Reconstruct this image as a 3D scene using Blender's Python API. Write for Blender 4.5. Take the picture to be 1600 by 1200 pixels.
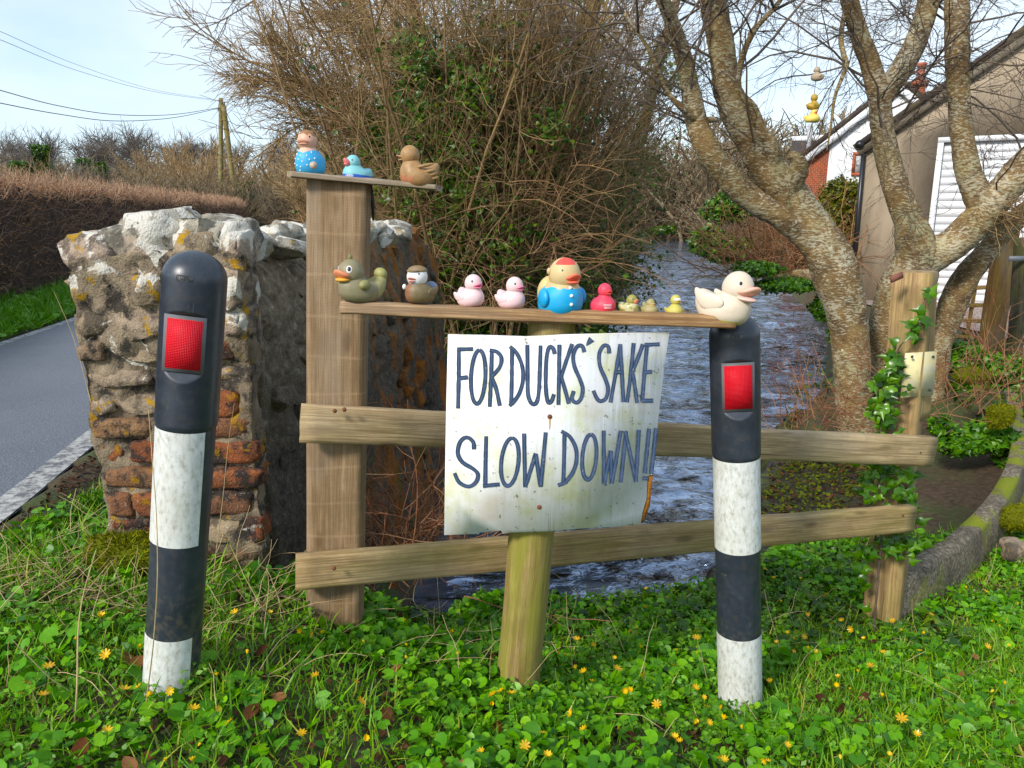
import bpy, math, random
import numpy as np
from mathutils import Vector, Matrix

for _o in list(bpy.data.objects): bpy.data.objects.remove(_o)
SC = bpy.context.scene
COL = SC.collection
# ------------------------------------------------------------------ camera, sky, sun, exposure
CAMZ = 1.2
FPX = 1190.0
PITCH = math.atan(270.0/FPX)
SP, CP = math.sin(PITCH), math.cos(PITCH)
cam_d = bpy.data.cameras.new('camera'); cam = bpy.data.objects.new('camera', cam_d); COL.objects.link(cam)
cam.location = (0, 0, CAMZ); cam.rotation_euler = (math.pi/2-PITCH, 0, 0)
cam_d.sensor_width = 36.0; cam_d.lens = 36.0*FPX/1600.0
cam_d.clip_start = 0.05; cam_d.clip_end = 2000
SC.camera = cam
SUN_TO = Vector((-0.54, -0.62, 0.58)).normalized()
world = bpy.data.worlds.new('World'); SC.world = world; world.use_nodes = True
wn = world.node_tree; wn.nodes.clear()
w_out = wn.nodes.new('ShaderNodeOutputWorld'); w_bg = wn.nodes.new('ShaderNodeBackground')
w_sky = wn.nodes.new('ShaderNodeTexSky'); w_sky.sky_type = 'NISHITA'; w_sky.sun_disc = False
w_sky.sun_elevation = math.asin(SUN_TO.z); w_sky.sun_rotation = math.atan2(SUN_TO.x, SUN_TO.y)
w_sky.air_density = 1.0; w_sky.dust_density = 0.6; w_sky.ozone_density = 1.5
w_tc = wn.nodes.new('ShaderNodeTexCoord'); w_map = wn.nodes.new('ShaderNodeMapping'); w_map.inputs['Scale'].default_value = (1, 1, 2.6)
w_no = wn.nodes.new('ShaderNodeTexNoise'); w_no.inputs['Scale'].default_value = 1.7; w_no.inputs['Detail'].default_value = 5; w_no.inputs['Roughness'].default_value = 0.55
w_rp = wn.nodes.new('ShaderNodeValToRGB'); w_rp.color_ramp.elements[0].position = 0.30; w_rp.color_ramp.elements[1].position = 0.80
w_rp.color_ramp.elements[0].color = (0.55, 0.55, 0.55, 1); w_rp.color_ramp.elements[1].color = (0.97, 0.97, 0.97, 1)
w_cr = wn.nodes.new('ShaderNodeValToRGB'); w_cr.color_ramp.elements[0].position = 0.40; w_cr.color_ramp.elements[1].position = 0.62
w_cr.color_ramp.elements[0].color = (1.95, 2.62, 3.42, 1); w_cr.color_ramp.elements[1].color = (3.2, 3.55, 3.85, 1)
w_mx = wn.nodes.new('ShaderNodeMix'); w_mx.data_type = 'RGBA'; w_mx.inputs[7].default_value = (2.7, 3.45, 4.2, 1)
wn.links.new(w_tc.outputs['Generated'], w_map.inputs['Vector']); wn.links.new(w_map.outputs[0], w_no.inputs['Vector'])
wn.links.new(w_no.outputs['Fac'], w_cr.inputs[0]); wn.links.new(w_cr.outputs[0], w_mx.inputs[7]); wn.links.new(w_no.outputs['Fac'], w_rp.inputs[0]); wn.links.new(w_rp.outputs[0], w_mx.inputs[0])
wn.links.new(w_sky.outputs[0], w_mx.inputs[6]); wn.links.new(w_mx.outputs[2], w_bg.inputs['Color'])
wn.links.new(w_bg.outputs[0], w_out.inputs['Surface'])
w_bg.inputs['Strength'].default_value = 0.15
sun_d = bpy.data.lights.new('sun', 'SUN'); sun = bpy.data.objects.new('sun', sun_d); COL.objects.link(sun)
sun_d.energy = 2.1; sun_d.angle = math.radians(11.0); sun_d.color = (1.0, 0.95, 0.88)
sun.rotation_euler = SUN_TO.to_track_quat('Z', 'Y').to_euler()
SC.view_settings.view_transform = 'Standard'; SC.view_settings.look = 'None'
SC.view_settings.gamma = 1.0; SC.view_settings.use_curve_mapping = False
SC.view_settings.exposure = 0.94
SC.render.engine = 'CYCLES'
SC.cycles.use_denoising = True
SC.cycles.max_bounces = 6; SC.cycles.transparent_max_bounces = 6

# ------------------------------------------------------------------ helpers
def ray(px, py):
    x, y = (px-800)/FPX, (600-py)/FPX
    return np.array([x, CP+y*SP, -SP+y*CP])
def P(px, py, F):
    """point seen at photo pixel (px,py) standing F metres ahead of the viewer"""
    d = ray(px, py); return np.array([0, 0, CAMZ]) + d*(F/d[1])
def PZ(px, py, z):
    d = ray(px, py); return np.array([0, 0, CAMZ]) + d*((z-CAMZ)/d[2])
RNG = np.random.default_rng(7)

def _h(ix, iy, iz, seed):
    n = (ix*374761393 + iy*668265263 + iz*2147483647 + seed*1274126177) & 0xffffffff
    n = ((n ^ (n >> 13))*1274126177) & 0xffffffff
    n = (n ^ (n >> 16)) & 0xffff
    return n/65535.0
def vnoise(p, scale=1.0, seed=0):
    p = np.asarray(p, float)*scale
    i = np.floor(p).astype(np.int64); f = p-i; f = f*f*(3-2*f)
    r = 0
    for a in (0, 1):
        for b in (0, 1):
            for c in (0, 1):
                w = (f[..., 0] if a else 1-f[..., 0])*(f[..., 1] if b else 1-f[..., 1])*(f[..., 2] if c else 1-f[..., 2])
                r = r + w*_h(i[..., 0]+a, i[..., 1]+b, i[..., 2]+c, seed)
    return r*2-1
def fbm(p, scale=1.0, seed=0, octv=3):
    r = 0; a = 1.0; t = 0
    for k in range(octv):
        r = r+a*vnoise(p, scale*2**k, seed+k*17); t += a; a *= .5
    return r/t
def norm(v): return v/np.maximum(np.linalg.norm(v, axis=-1, keepdims=True), 1e-9)
def sstep(a, b, x):
    t = np.clip((x-a)/(b-a), 0, 1); return t*t*(3-2*t)

def mesh(name, V, Fs, smooth=False, attr=None, mi=None):
    V = np.asarray(V, np.float32).reshape(-1, 3)
    if isinstance(Fs, np.ndarray): Fs = [Fs]
    Fs = [np.asarray(f, np.int32) for f in Fs if len(f)]
    me = bpy.data.meshes.new(name)
    me.vertices.add(len(V)); me.vertices.foreach_set('co', V.ravel())
    li = np.concatenate([f.ravel() for f in Fs]); tot = np.concatenate([np.full(len(f), f.shape[1], np.int32) for f in Fs])
    st = np.concatenate([[0], np.cumsum(tot)[:-1]]).astype(np.int32)
    me.loops.add(len(li)); me.loops.foreach_set('vertex_index', li)
    me.polygons.add(len(tot)); me.polygons.foreach_set('loop_start', st); me.polygons.foreach_set('loop_total', tot)
    if mi is not None: me.polygons.foreach_set('material_index', np.asarray(mi, np.int32))
    me.update(calc_edges=True)
    if smooth: me.polygons.foreach_set('use_smooth', np.ones(len(tot), bool))
    if attr:
        for k, a in attr.items():
            at = me.attributes.new(k, 'FLOAT', 'POINT'); at.data.foreach_set('value', np.asarray(a, np.float32).ravel())
    return me
W = {}
def put(name, me, mats=None, parent=None, M=None):
    o = bpy.data.objects.new(name, me); COL.objects.link(o)
    M = Matrix.Identity(4) if M is None else M
    o.matrix_basis = M; W[o.name] = M
    if parent is not None:
        o.parent = parent; o.matrix_parent_inverse = W[parent.name].inverted()
    if mats is not None and me is not None and len(me.materials) == 0:
        for m in (mats if isinstance(mats, (list, tuple)) else [mats]): me.materials.append(m)
    return o
def empty(name, loc, label=None, cat=None, group=None, parent=None):
    o = put(name, None, None, parent, Matrix.Translation(Vector([float(c) for c in loc])))
    o.empty_display_size = .05
    return tag(o, label, cat, group)
def tag(o, label=None, cat=None, group=None, kind=None):
    if label: o['label'] = label
    if cat: o['category'] = cat
    if group: o['group'] = group
    if kind: o['kind'] = kind
    return o
def frame(o, x, z):
    """matrix: local X along x, local Z near z"""
    x = Vector(x).normalized(); z = Vector(z); y = z.cross(x).normalized(); z = x.cross(y)
    m = Matrix((x, y, z)).transposed().to_4x4(); m.translation = Vector(o); return m

def tubes(pts, rad, sides=3, caps=False):
    """pts (n,k,3), rad (n,k) -> V,F"""
    pts = np.asarray(pts, float); n, k, _ = pts.shape
    rad = np.broadcast_to(np.asarray(rad, float), (n, k))
    T = np.empty_like(pts); T[:, 1:-1] = pts[:, 2:]-pts[:, :-2]; T[:, 0] = pts[:, 1]-pts[:, 0]; T[:, -1] = pts[:, -1]-pts[:, -2]
    T = norm(T)
    mean = norm(pts[:, -1]-pts[:, 0])
    ref = np.where(np.abs(mean[:, 2:3]) > .8, np.array([[1., 0, 0]]), np.array([[0, 0, 1.]]))[:, None, :]
    A = norm(np.cross(T, ref)); B = np.cross(T, A)
    th = np.arange(sides)*2*math.pi/sides
    V = pts[:, :, None, :] + rad[:, :, None, None]*(A[:, :, None, :]*np.cos(th)[None, None, :, None]+B[:, :, None, :]*np.sin(th)[None, None, :, None])
    idx = np.arange(n*k*sides).reshape(n, k, sides)
    a = idx[:, :-1, :]; b = idx[:, 1:, :]
    F = np.stack([a, np.roll(a, -1, 2), np.roll(b, -1, 2), b], -1).reshape(-1, 4)
    out = [F]
    if caps:
        out.append(idx[:, -1, :].reshape(n, sides)); out.append(idx[:, 0, ::-1].reshape(n, sides))
    return V.reshape(-1, 3), out
class Bag:
    """collects geometry for ONE mesh"""
    def __init__(s): s.V = []; s.F = {}; s.n = 0; s.A = []
    def add(s, V, Fs, a=None):
        V = np.asarray(V, float).reshape(-1, 3)
        if isinstance(Fs, np.ndarray): Fs = [Fs]
        for f in Fs:
            if len(f): s.F.setdefault(f.shape[1], []).append(np.asarray(f)+s.n)
        s.V.append(V); s.A.append(np.zeros(len(V)) if a is None else np.broadcast_to(np.asarray(a, float), (len(V),))); s.n += len(V); return s
    def mesh(s, name, smooth=False):
        return mesh(name, np.concatenate(s.V), [np.concatenate(v) for v in s.F.values()], smooth, {'rnd': np.concatenate(s.A)})
def scatter(tv, tf, pos, R, s):
    """copies of a template: pos (n,3), R (n,3,3) columns = axes, s (n,) or (n,3)"""
    n = len(pos); s = np.asarray(s, float)
    if s.ndim == 1: s = s[:, None]
    V = np.einsum('nij,nvj->nvi', R, tv[None]*s[:, None, :]) + pos[:, None, :]
    off = (np.arange(n)*len(tv))[:, None, None]
    Fs = [(f[None]+off).reshape(-1, f.shape[1]) for f in tf]
    return V.reshape(-1, 3), Fs
def rot_rand(n, rng, tilt=.6, up=None):
    """random frames whose Z leans off `up` by about tilt rad"""
    z = np.tile(np.array([0, 0, 1.]), (n, 1)) if up is None else up
    z = norm(z+rng.normal(size=(n, 3))*tilt)
    a = rng.uniform(0, 2*math.pi, n); x = np.stack([np.cos(a), np.sin(a), np.zeros(n)], 1)
    x = norm(x-z*(x*z).sum(1, keepdims=True)); y = np.cross(z, x)
    return np.stack([x, y, z], -1)
def grow(s, d, L, k, wob, bend, rng):
    s = np.asarray(s, float); n = len(s); d = norm(np.asarray(d, float)); L = np.broadcast_to(np.asarray(L, float), (n,))
    out = np.empty((n, k, 3)); out[:, 0] = s; p = s.copy(); st = (L/(k-1))[:, None]
    for i in range(1, k):
        d = norm(d+rng.normal(size=(n, 3))*wob+np.asarray(bend)*st); p = p+d*st; out[:, i] = p
    return out
def spawn(pts, cnt, tr, ang, rng):
    """children on polylines: returns start, dir, parent idx, t"""
    n, k, _ = pts.shape; m = n*cnt
    pi = np.repeat(np.arange(n), cnt); t = rng.uniform(tr[0], tr[1], m); f = t*(k-1); i = np.minimum(f.astype(int), k-2); f = (f-i)[:, None]
    a = pts[pi, i]; b = pts[pi, i+1]; tan = norm(b-a)
    r = rng.normal(size=(m, 3)); r = norm(r-tan*(r*tan).sum(1, keepdims=True))
    an = rng.uniform(ang[0], ang[1], m)[:, None]
    return a+(b-a)*f, tan*np.cos(an)+r*np.sin(an), pi, t
def catmull(p, n):
    p = np.asarray(p, float); k = len(p); q = np.vstack([2*p[0]-p[1], p, 2*p[-1]-p[-2]])
    t = np.linspace(0, k-1-1e-6, n); i = t.astype(int); f = (t-i)[:, None]
    a, b, c, d = q[i], q[i+1], q[i+2], q[i+3]
    return .5*(2*b+(c-a)*f+(2*a-5*b+4*c-d)*f**2+(3*b-a-3*c+d)*f**3)
def lathe(prof, n=32):
    prof = np.asarray(prof, float); th = np.arange(n)*2*math.pi/n
    V = np.stack([prof[:, None, 0]*np.cos(th), prof[:, None, 0]*np.sin(th), np.repeat(prof[:, 1:2], n, 1)], -1)
    idx = np.arange(len(prof)*n).reshape(len(prof), n); a = idx[:-1]; b = idx[1:]
    F = np.stack([a, np.roll(a, -1, 1), np.roll(b, -1, 1), b], -1).reshape(-1, 4)
    return V.reshape(-1, 3), [F]
def box(lx, ly, lz, nx=1, ny=1, nz=1, bev=0.0):
    """closed subdivided box centred on the origin"""
    V = []; F = []; n = 0
    for ax, s in ((0, 1), (0, -1), (1, 1), (1, -1), (2, 1), (2, -1)):
        u, v = [(1, 2), (2, 0), (0, 1)][ax]; nn = (nx, ny, nz); nu, nv = nn[u], nn[v]
        a, b = np.meshgrid(np.linspace(-.5, .5, nu+1), np.linspace(-.5, .5, nv+1), indexing='ij')
        q = np.zeros((nu+1, nv+1, 3)); q[..., ax] = .5*s; q[..., u] = a; q[..., v] = b
        id = np.arange((nu+1)*(nv+1)).reshape(nu+1, nv+1)+n
        f = np.stack([id[:-1, :-1], id[1:, :-1], id[1:, 1:], id[:-1, 1:]], -1).reshape(-1, 4)
        F.append(f if s > 0 else f[:, ::-1]); V.append(q.reshape(-1, 3)); n += q.shape[0]*q.shape[1]
    V = np.concatenate(V)*np.array([lx, ly, lz]); F = np.concatenate(F)
    key = np.round(V*1e5).astype(np.int64); _, ui, inv = np.unique(key, axis=0, return_index=True, return_inverse=True)
    return V[ui], inv.ravel()[F]
def sphere(nu=24, nv=16):
    th = np.linspace(0, math.pi, nv+1)[1:-1]; ph = np.arange(nu)*2*math.pi/nu
    V = np.stack([np.sin(th)[:, None]*np.cos(ph), np.sin(th)[:, None]*np.sin(ph), np.repeat(np.cos(th)[:, None], nu, 1)], -1).reshape(-1, 3)
    V = np.vstack([V, [[0, 0, 1], [0, 0, -1]]]); k = nv-1; idx = np.arange(k*nu).reshape(k, nu)
    a = idx[:-1]; b = idx[1:]
    Q = np.stack([a, b, np.roll(b, -1, 1), np.roll(a, -1, 1)], -1).reshape(-1, 4)
    T1 = np.stack([np.full(nu, k*nu), idx[0], np.roll(idx[0], -1)], -1); T2 = np.stack([np.full(nu, k*nu+1), np.roll(idx[-1], -1), idx[-1]], -1)
    return V, [Q, np.vstack([T1, T2])]
def stone(seed, n=4, e=6, amp=.07):
    V, F = box(1, 1, 1, n, n, n); q = V*2
    q = q/(np.sum(np.abs(q)**e, 1, keepdims=True)**(1/e)); q = q*.5
    return q+norm(q)*(fbm(q*1.0, 2.6, seed, 3)*amp)[:, None], F
def rock(seed, n=9, cuts=26, rough=.03):
    """broken stone: a block chopped by random planes"""
    V, F = stone(seed, n, 9, .10); rg_ = np.random.default_rng(seed)
    for _ in range(cuts):
        d = norm(rg_.normal(size=3)); k = np.abs(d).max(); lim = rg_.uniform(.46, .60)*(.62+.72*(1-k)); h = V@d; V = V-np.maximum(0, h-lim)[:, None]*d
    V = V-(V.max(0)+V.min(0))/2; V = V/(V.max(0)-V.min(0)); return V+norm(V)*(fbm(V, 9, seed+5, 3)*rough)[:, None], F

# ------------------------------------------------------------------ materials
def N(nt, typ, ins=None, **pr):
    n = nt.nodes.new('ShaderNode'+typ)
    for k, v in pr.items(): setattr(n, k, v)
    for k, v in (ins or {}).items():
        s = n.inputs[k]
        if isinstance(v, bpy.types.NodeSocket): nt.links.new(v, s)
        else:
            if isinstance(v, tuple) and len(v) == 3 and s.type == 'RGBA': v = v+(1,)
            s.default_value = v
    return n
def ramp(nt, fac, stops, interp='LINEAR'):
    n = nt.nodes.new('ShaderNodeValToRGB'); cr = n.color_ramp; cr.interpolation = interp
    while len(cr.elements) < len(stops): cr.elements.new(.5)
    for e, (p, c) in zip(cr.elements, stops):
        e.position = p; e.color = (c, c, c, 1) if not isinstance(c, tuple) else c+(1,)
    nt.links.new(fac, n.inputs[0]); return n.outputs[0]
def mix(nt, f, a, b, blend='MIX'):
    n = nt.nodes.new('ShaderNodeMix'); n.data_type = 'RGBA'; n.blend_type = blend
    for i, v in ((0, f), (6, a), (7, b)):
        if isinstance(v, bpy.types.NodeSocket): nt.links.new(v, n.inputs[i])
        else: n.inputs[i].default_value = v if i == 0 else (v+(1,) if len(v) == 3 else v)
    return n.outputs[2]
def noise(nt, vec, scale, det=4, rough=.55, dist=0):
    return N(nt, 'TexNoise', {'Vector': vec, 'Scale': scale, 'Detail': det, 'Roughness': rough, 'Distortion': dist}).outputs[0]
def mapping(nt, vec, sc=(1, 1, 1), loc=(0, 0, 0)):
    return N(nt, 'Mapping', {'Vector': vec, 'Scale': sc, 'Location': loc}).outputs[0]
def newmat(name):
    m = bpy.data.materials.new(name); m.use_nodes = True; nt = m.node_tree; b = nt.nodes['Principled BSDF']; return m, nt, b
SAT = 1.22
def setb(nt, b, col=None, rough=None, bump=None, bs=.5, bd=.01, spec=None, sat=None, **kw):
    if isinstance(col, bpy.types.NodeSocket): col = N(nt, 'HueSaturation', {'Color': col, 'Saturation': SAT if sat is None else sat}).outputs[0]
    for k, v in (('Base Color', col), ('Roughness', rough), ('Specular IOR Level', spec)):
        if v is None: continue
        if isinstance(v, bpy.types.NodeSocket): nt.links.new(v, b.inputs[k])
        else: b.inputs[k].default_value = v+(1,) if isinstance(v, tuple) else v
    if bump is not None:
        n = N(nt, 'Bump', {'Height': bump, 'Strength': bs, 'Distance': bd}); nt.links.new(n.outputs[0], b.inputs['Normal'])
def obj_c(nt): return N(nt, 'TexCoord').outputs['Object']
def pos_c(nt): return N(nt, 'NewGeometry').outputs['Position']
def rnd_c(nt): return N(nt, 'Attribute', attribute_name='rnd').outputs['Fac']
def oi_c(nt): return N(nt, 'ObjectInfo').outputs['Random']

def leafmat(name, stops, rough=.45, trans=.3, spec=.5):
    m, nt, b = newmat(name)
    c = ramp(nt, rnd_c(nt), stops); v = noise(nt, pos_c(nt), 90, 2)
    c = mix(nt, .35, c, mix(nt, v, (0, 0, 0), c), 'MIX') if False else c
    hs = N(nt, 'HueSaturation', {'Color': c, 'Saturation': 1.15, 'Value': N(nt, 'MapRange', {'Value': v, 'To Min': .75, 'To Max': 1.25}).outputs[0]}).outputs[0]
    setb(nt, b, hs, rough, spec=spec)
    t = N(nt, 'BsdfTranslucent', {'Color': hs}); mx = N(nt, 'MixShader', {0: trans, 1: b.outputs[0], 2: t.outputs[0]})
    nt.links.new(mx.outputs[0], nt.nodes['Material Output'].inputs[0]); return m
def twigmat(name, c1, c2, c3=None, rough=.8):
    m, nt, b = newmat(name); r = rnd_c(nt)
    st = [(0, c1), (1, c2)] if c3 is None else [(0, c1), (.5, c2), (1, c3)]
    c = ramp(nt, r, st); v = noise(nt, pos_c(nt), 25, 3)
    c = mix(nt, ramp(nt, v, [(.45, 0.), (.7, .6)]), c, tuple(min(1, x*1.5+.05) for x in c2))
    setb(nt, b, c, rough); return m
def wood(name, c1, c2, dark, green=0., grain=1.0, rough=.8, gloc=(.30, .33, .04), saw=False):
    """timber with the grain along local X"""
    m, nt, b = newmat(name); o = obj_c(nt); r = oi_c(nt)
    off = N(nt, 'VectorMath', {0: o, 1: N(nt, 'CombineXYZ', {0: N(nt, 'Math', {0: r, 1: 37.}, operation='MULTIPLY').outputs[0]}).outputs[0]}, operation='ADD').outputs[0]
    g = noise(nt, mapping(nt, off, (3.0*grain, 85*grain, 85*grain)), 1.0, 6, .66, .7)
    g2 = noise(nt, mapping(nt, off, (6, 160, 160)), 1.0, 3, .6)
    kn = N(nt, 'TexVoronoi', {'Vector': mapping(nt, off, (4.2, 11, 11)), 'Scale': 1.}).outputs['Distance']
    fb = noise(nt, mapping(nt, off, (3.2, 330, 330)), 1.0, 2, .7); cr = noise(nt, mapping(nt, off, (1.1, 70, 70)), 1.0, 3, .5)
    c = ramp(nt, g, [(.30, tuple(x*.72 for x in c2)), (.44, c2), (.55, c1), (.70, tuple(min(1, x*1.2) for x in c1))])
    c = mix(nt, ramp(nt, g2, [(.35, .45), (.55, 0.)]), c, dark)
    c = mix(nt, ramp(nt, fb, [(.30, .55), (.48, 0.)]), c, tuple(x*.6 for x in c2)); c = mix(nt, ramp(nt, fb, [(.58, 0.), (.75, .4)]), c, tuple(min(1, x*1.5) for x in c1))
    c = mix(nt, ramp(nt, kn, [(.09, .85), (.20, .0)]), c, dark); c = mix(nt, ramp(nt, cr, [(.27, .9), (.31, 0.)]), c, tuple(x*.5 for x in dark))
    if saw:
        wv = N(nt, 'TexWave', {'Vector': off, 'Scale': 2.6, 'Distortion': 1.6, 'Detail': 2.}, wave_type='BANDS', bands_direction='X').outputs[1]; wf = N(nt, 'TexWave', {'Vector': off, 'Scale': 70., 'Distortion': .4}, wave_type='BANDS', bands_direction='X').outputs[1]
        c = mix(nt, ramp(nt, wv, [(.975, 0.), (.998, .28)]), c, tuple(min(1, x*1.5) for x in c1)); c = mix(nt, ramp(nt, wf, [(.2, .32), (.6, 0.)]), c, dark)
    lg = noise(nt, off, 11, 6, .65)
    c = mix(nt, ramp(nt, lg, [(.44, 0.), (.62, .45)]), c, tuple(x*.62 for x in (c2))); gy = noise(nt, mapping(nt, off, (1.6, 5, 5), (7, 7, 7)), 1., 4); c = mix(nt, ramp(nt, gy, [(.50, 0.), (.70, .32)]), c, (.36, .32, .26))
    if green:
        gn = noise(nt, mapping(nt, off, (3, 12, 12)), 1., 4)
        c = mix(nt, ramp(nt, gn, [(.42, 0.), (.62, green)]), c, gloc)
    h = mix(nt, .5, g, fb)
    setb(nt, b, c, rough, h, .55, .006); return m
def plastic(name, col, rough=.46, dirt=.25, dcol=(.30, .27, .2), spec=.5, col2=None):
    m, nt, b = newmat(name); o = obj_c(nt)
    c = col
    if col2 is not None:
        c = mix(nt, ramp(nt, N(nt, 'Attribute', attribute_name='paint').outputs['Fac'], [(.44, 0.), (.56, 1.)]), col, col2)
    n = noise(nt, o, 9, 5, .6)
    c = mix(nt, ramp(nt, n, [(.45, 0.), (.75, dirt)]), c, dcol)
    setb(nt, b, c, N(nt, 'MapRange', {'Value': n, 'To Min': rough-.08, 'To Max': rough+.2}).outputs[0], n, .08, .004, spec=spec, sat=1.); return m
def flat(name, col, rough=.5, spec=.5):
    m, nt, b = newmat(name); n = noise(nt, obj_c(nt), 30, 3)
    c = mix(nt, ramp(nt, n, [(.4, 0.), (.8, .3)]), col, tuple(x*.7 for x in col)); setb(nt, b, c, rough, spec=spec, sat=1.); return m
# ------------------------------------------------------------------ terrain
WATER = -1.1
_XR = np.array([(3.15, -.6), (3.3, .12), (3.5, .55), (3.85, 1.0), (4.5, 1.40), (5.5, 1.82), (6.9, 2.42), (9, 3.7), (15, 6.2), (26, 8.9), (38, 10), (50, 12.5), (65, 15.8), (90, 21)])
_XL = np.array([(3.15, -.6), (5.6, -.48), (8, .25), (15, 2.0), (27, 4.2), (50, 8.6), (65, 11.8), (90, 17)])
_CP = np.array([(-.73, 1.76, -.005), (-.55, 2.36, -.22), (-.95, 2.55, -.12), (-1.5, 2.5, -.02), (.01, 2.2, -.33), (.76, 2.25, -.44), (1.65, 3.05, -.62),
                (1.4, 1.75, -.26), (0, 1.6, -.17), (-1.1, 1.4, -.02), (-1.9, 2.7, 0), (-1.9, 1.2, 0), (-.35, 2.9, -.46), (.25, 3.1, -.57), (.7, 3.4, -.62), (1.2, 3.8, -.66), (2.3, 3.2, -.60),
                (3.2, 3.5, -.54), (3.2, 2, -.25), (0, .3, 0), (1.8, .3, -.05), (-1.6, .2, 0), (2.2, 4.6, -.80), (1.9, 5.2, -.82), (3.0, 5.5, -.75), (4.2, 4.5, -.42), (4.3, 6.2, -.5)])
def _tps(d): return np.where(d > 1e-9, d*d*np.log(np.maximum(d, 1e-9)), 0)
_d = np.linalg.norm(_CP[:, None, :2]-_CP[None, :, :2], axis=-1); _n = len(_CP)
_A = np.zeros((_n+3, _n+3)); _A[:_n, :_n] = _tps(_d)+np.eye(_n)*.02; _A[:_n, _n] = 1; _A[:_n, _n+1:] = _CP[:, :2]; _A[_n:, :_n] = _A[:_n, _n:].T
_w = np.linalg.solve(_A, np.concatenate([_CP[:, 2], np.zeros(3)]))
def base_z(X, Y):
    X = np.asarray(X, float); Y = np.asarray(Y, float); sh = X.shape; x = X.ravel(); y = Y.ravel()
    z = np.full(len(x), _w[_n]) + _w[_n+1]*x+_w[_n+2]*y
    for i in range(_n): z = z+_w[i]*_tps(np.hypot(x-_CP[i, 0], y-_CP[i, 1]))
    z = np.clip(z, -.85, .06)
    xl = np.interp(y, _XL[:, 0], _XL[:, 1]); xr = np.interp(y, _XR[:, 0], _XR[:, 1])
    left = -.45*sstep(.9+1.6*sstep(6, 9, y), .0, xl-x); right = -.42+.12*sstep(0, 6, x-xr)
    far = np.where(x < (xl+xr)/2, left, right)
    far = far+7.5*sstep(75, 260, y)+3.5*sstep(30, 160, y)*sstep(14, 40, x)
    w = np.clip(sstep(5.6, 8.0, y)+sstep(3.6, 5.0, x)+sstep(-1.7, -2.0, x)+sstep(.2, -1.5, y), 0, 1)
    return (z*(1-w)+far*w).reshape(sh)
def poly_x(tab, Y): t = np.array(tab); return np.interp(Y, t[:, 0], t[:, 1])
ROAD_R = [(-12, -1.4), (0, -1.85), (2.73, -1.97), (3.79, -2.16), (7, -2.75), (11, -3.6), (19, -5.2), (33, -8.6), (60, -15.5)]
def bank_s(X, Y):
    sl = np.interp(Y, _XL[:, 0], _XL[:, 1])-X; sr = (X-np.interp(Y, _XR[:, 0], _XR[:, 1]))*.8
    return np.maximum(np.maximum(sl, sr), np.maximum(3.15-Y, (Y-70)*.5))
def gz(X, Y, rough=True):
    X = np.asarray(X, float); Y = np.asarray(Y, float)
    b = base_z(X, Y); s = bank_s(X, Y)
    p = np.stack([X, Y, np.zeros_like(X)], -1)
    if rough: b = b + .03*sstep(-1.75, -1.9, X)*sstep(-2.6, -2.1, X)*sstep(5, 4, Y)*(X > poly_x(ROAD_R, Y)+.004) + .022*fbm(p, 3.1, 5, 3)*sstep(-1.75, -1.55, X)*sstep(14, 6, np.abs(Y)) + .06*fbm(p, .35, 9, 2)*sstep(8, 14, Y)
    return -1.8+(b+1.8)*sstep(-.30, .38+.1*np.clip(Y-6, 0, 10)/10, s)
def axis(a, lo, hi, b, d, g=1.16):
    c = [lo]; st = d
    while c[-1] < hi: c.append(c[-1]+d)
    while c[-1] < b: st *= g; c.append(c[-1]+st)
    st = d; l = [lo]
    while l[-1] > a: st *= g; l.append(l[-1]-st)
    return np.array(l[:0:-1]+c)
gx = axis(-420, -2.6, 5.0, 420, .05, 1.10); gy = axis(-40, 1.0, 7.5, 700, .05, 1.06)
GX, GY = np.meshgrid(gx, gy, indexing='ij'); GZ = gz(GX, GY)
def gridmesh(name, X, Y, Z, smooth=True):
    n, m = X.shape; id = np.arange(n*m).reshape(n, m)
    return mesh(name, np.stack([X, Y, Z], -1).reshape(-1, 3), np.stack([id[:-1, :-1], id[1:, :-1], id[1:, 1:], id[:-1, 1:]], -1).reshape(-1, 4), smooth)
def m_soil():
    m, nt, b = newmat('earth'); p = pos_c(nt)
    n1 = noise(nt, p, 2.2, 5); n2 = noise(nt, p, 28, 4); n3 = noise(nt, p, .06, 3)
    c = ramp(nt, n2, [(.3, (.030, .020, .012)), (.6, (.075, .052, .032)), (.8, (.12, .085, .055))])
    c = mix(nt, ramp(nt, n1, [(.42, 0.), (.62, .7)]), c, (.045, .075, .018))
    y = N(nt, 'SeparateXYZ', {0: p}).outputs[1]
    farc = ramp(nt, n3, [(.35, (.09, .10, .035)), (.6, (.12, .085, .05)), (.75, (.07, .10, .03))])
    c = mix(nt, N(nt, 'MapRange', {'Value': y, 'From Min': 9., 'From Max': 30.}).outputs[0], c, farc)
    setb(nt, b, c, .9, n2, .8, .02); return m
tag(put('ground', gridmesh('ground', GX, GY, GZ), m_soil()), 'dark earth bank under the verge plants and fields beyond', kind='structure')

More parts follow.
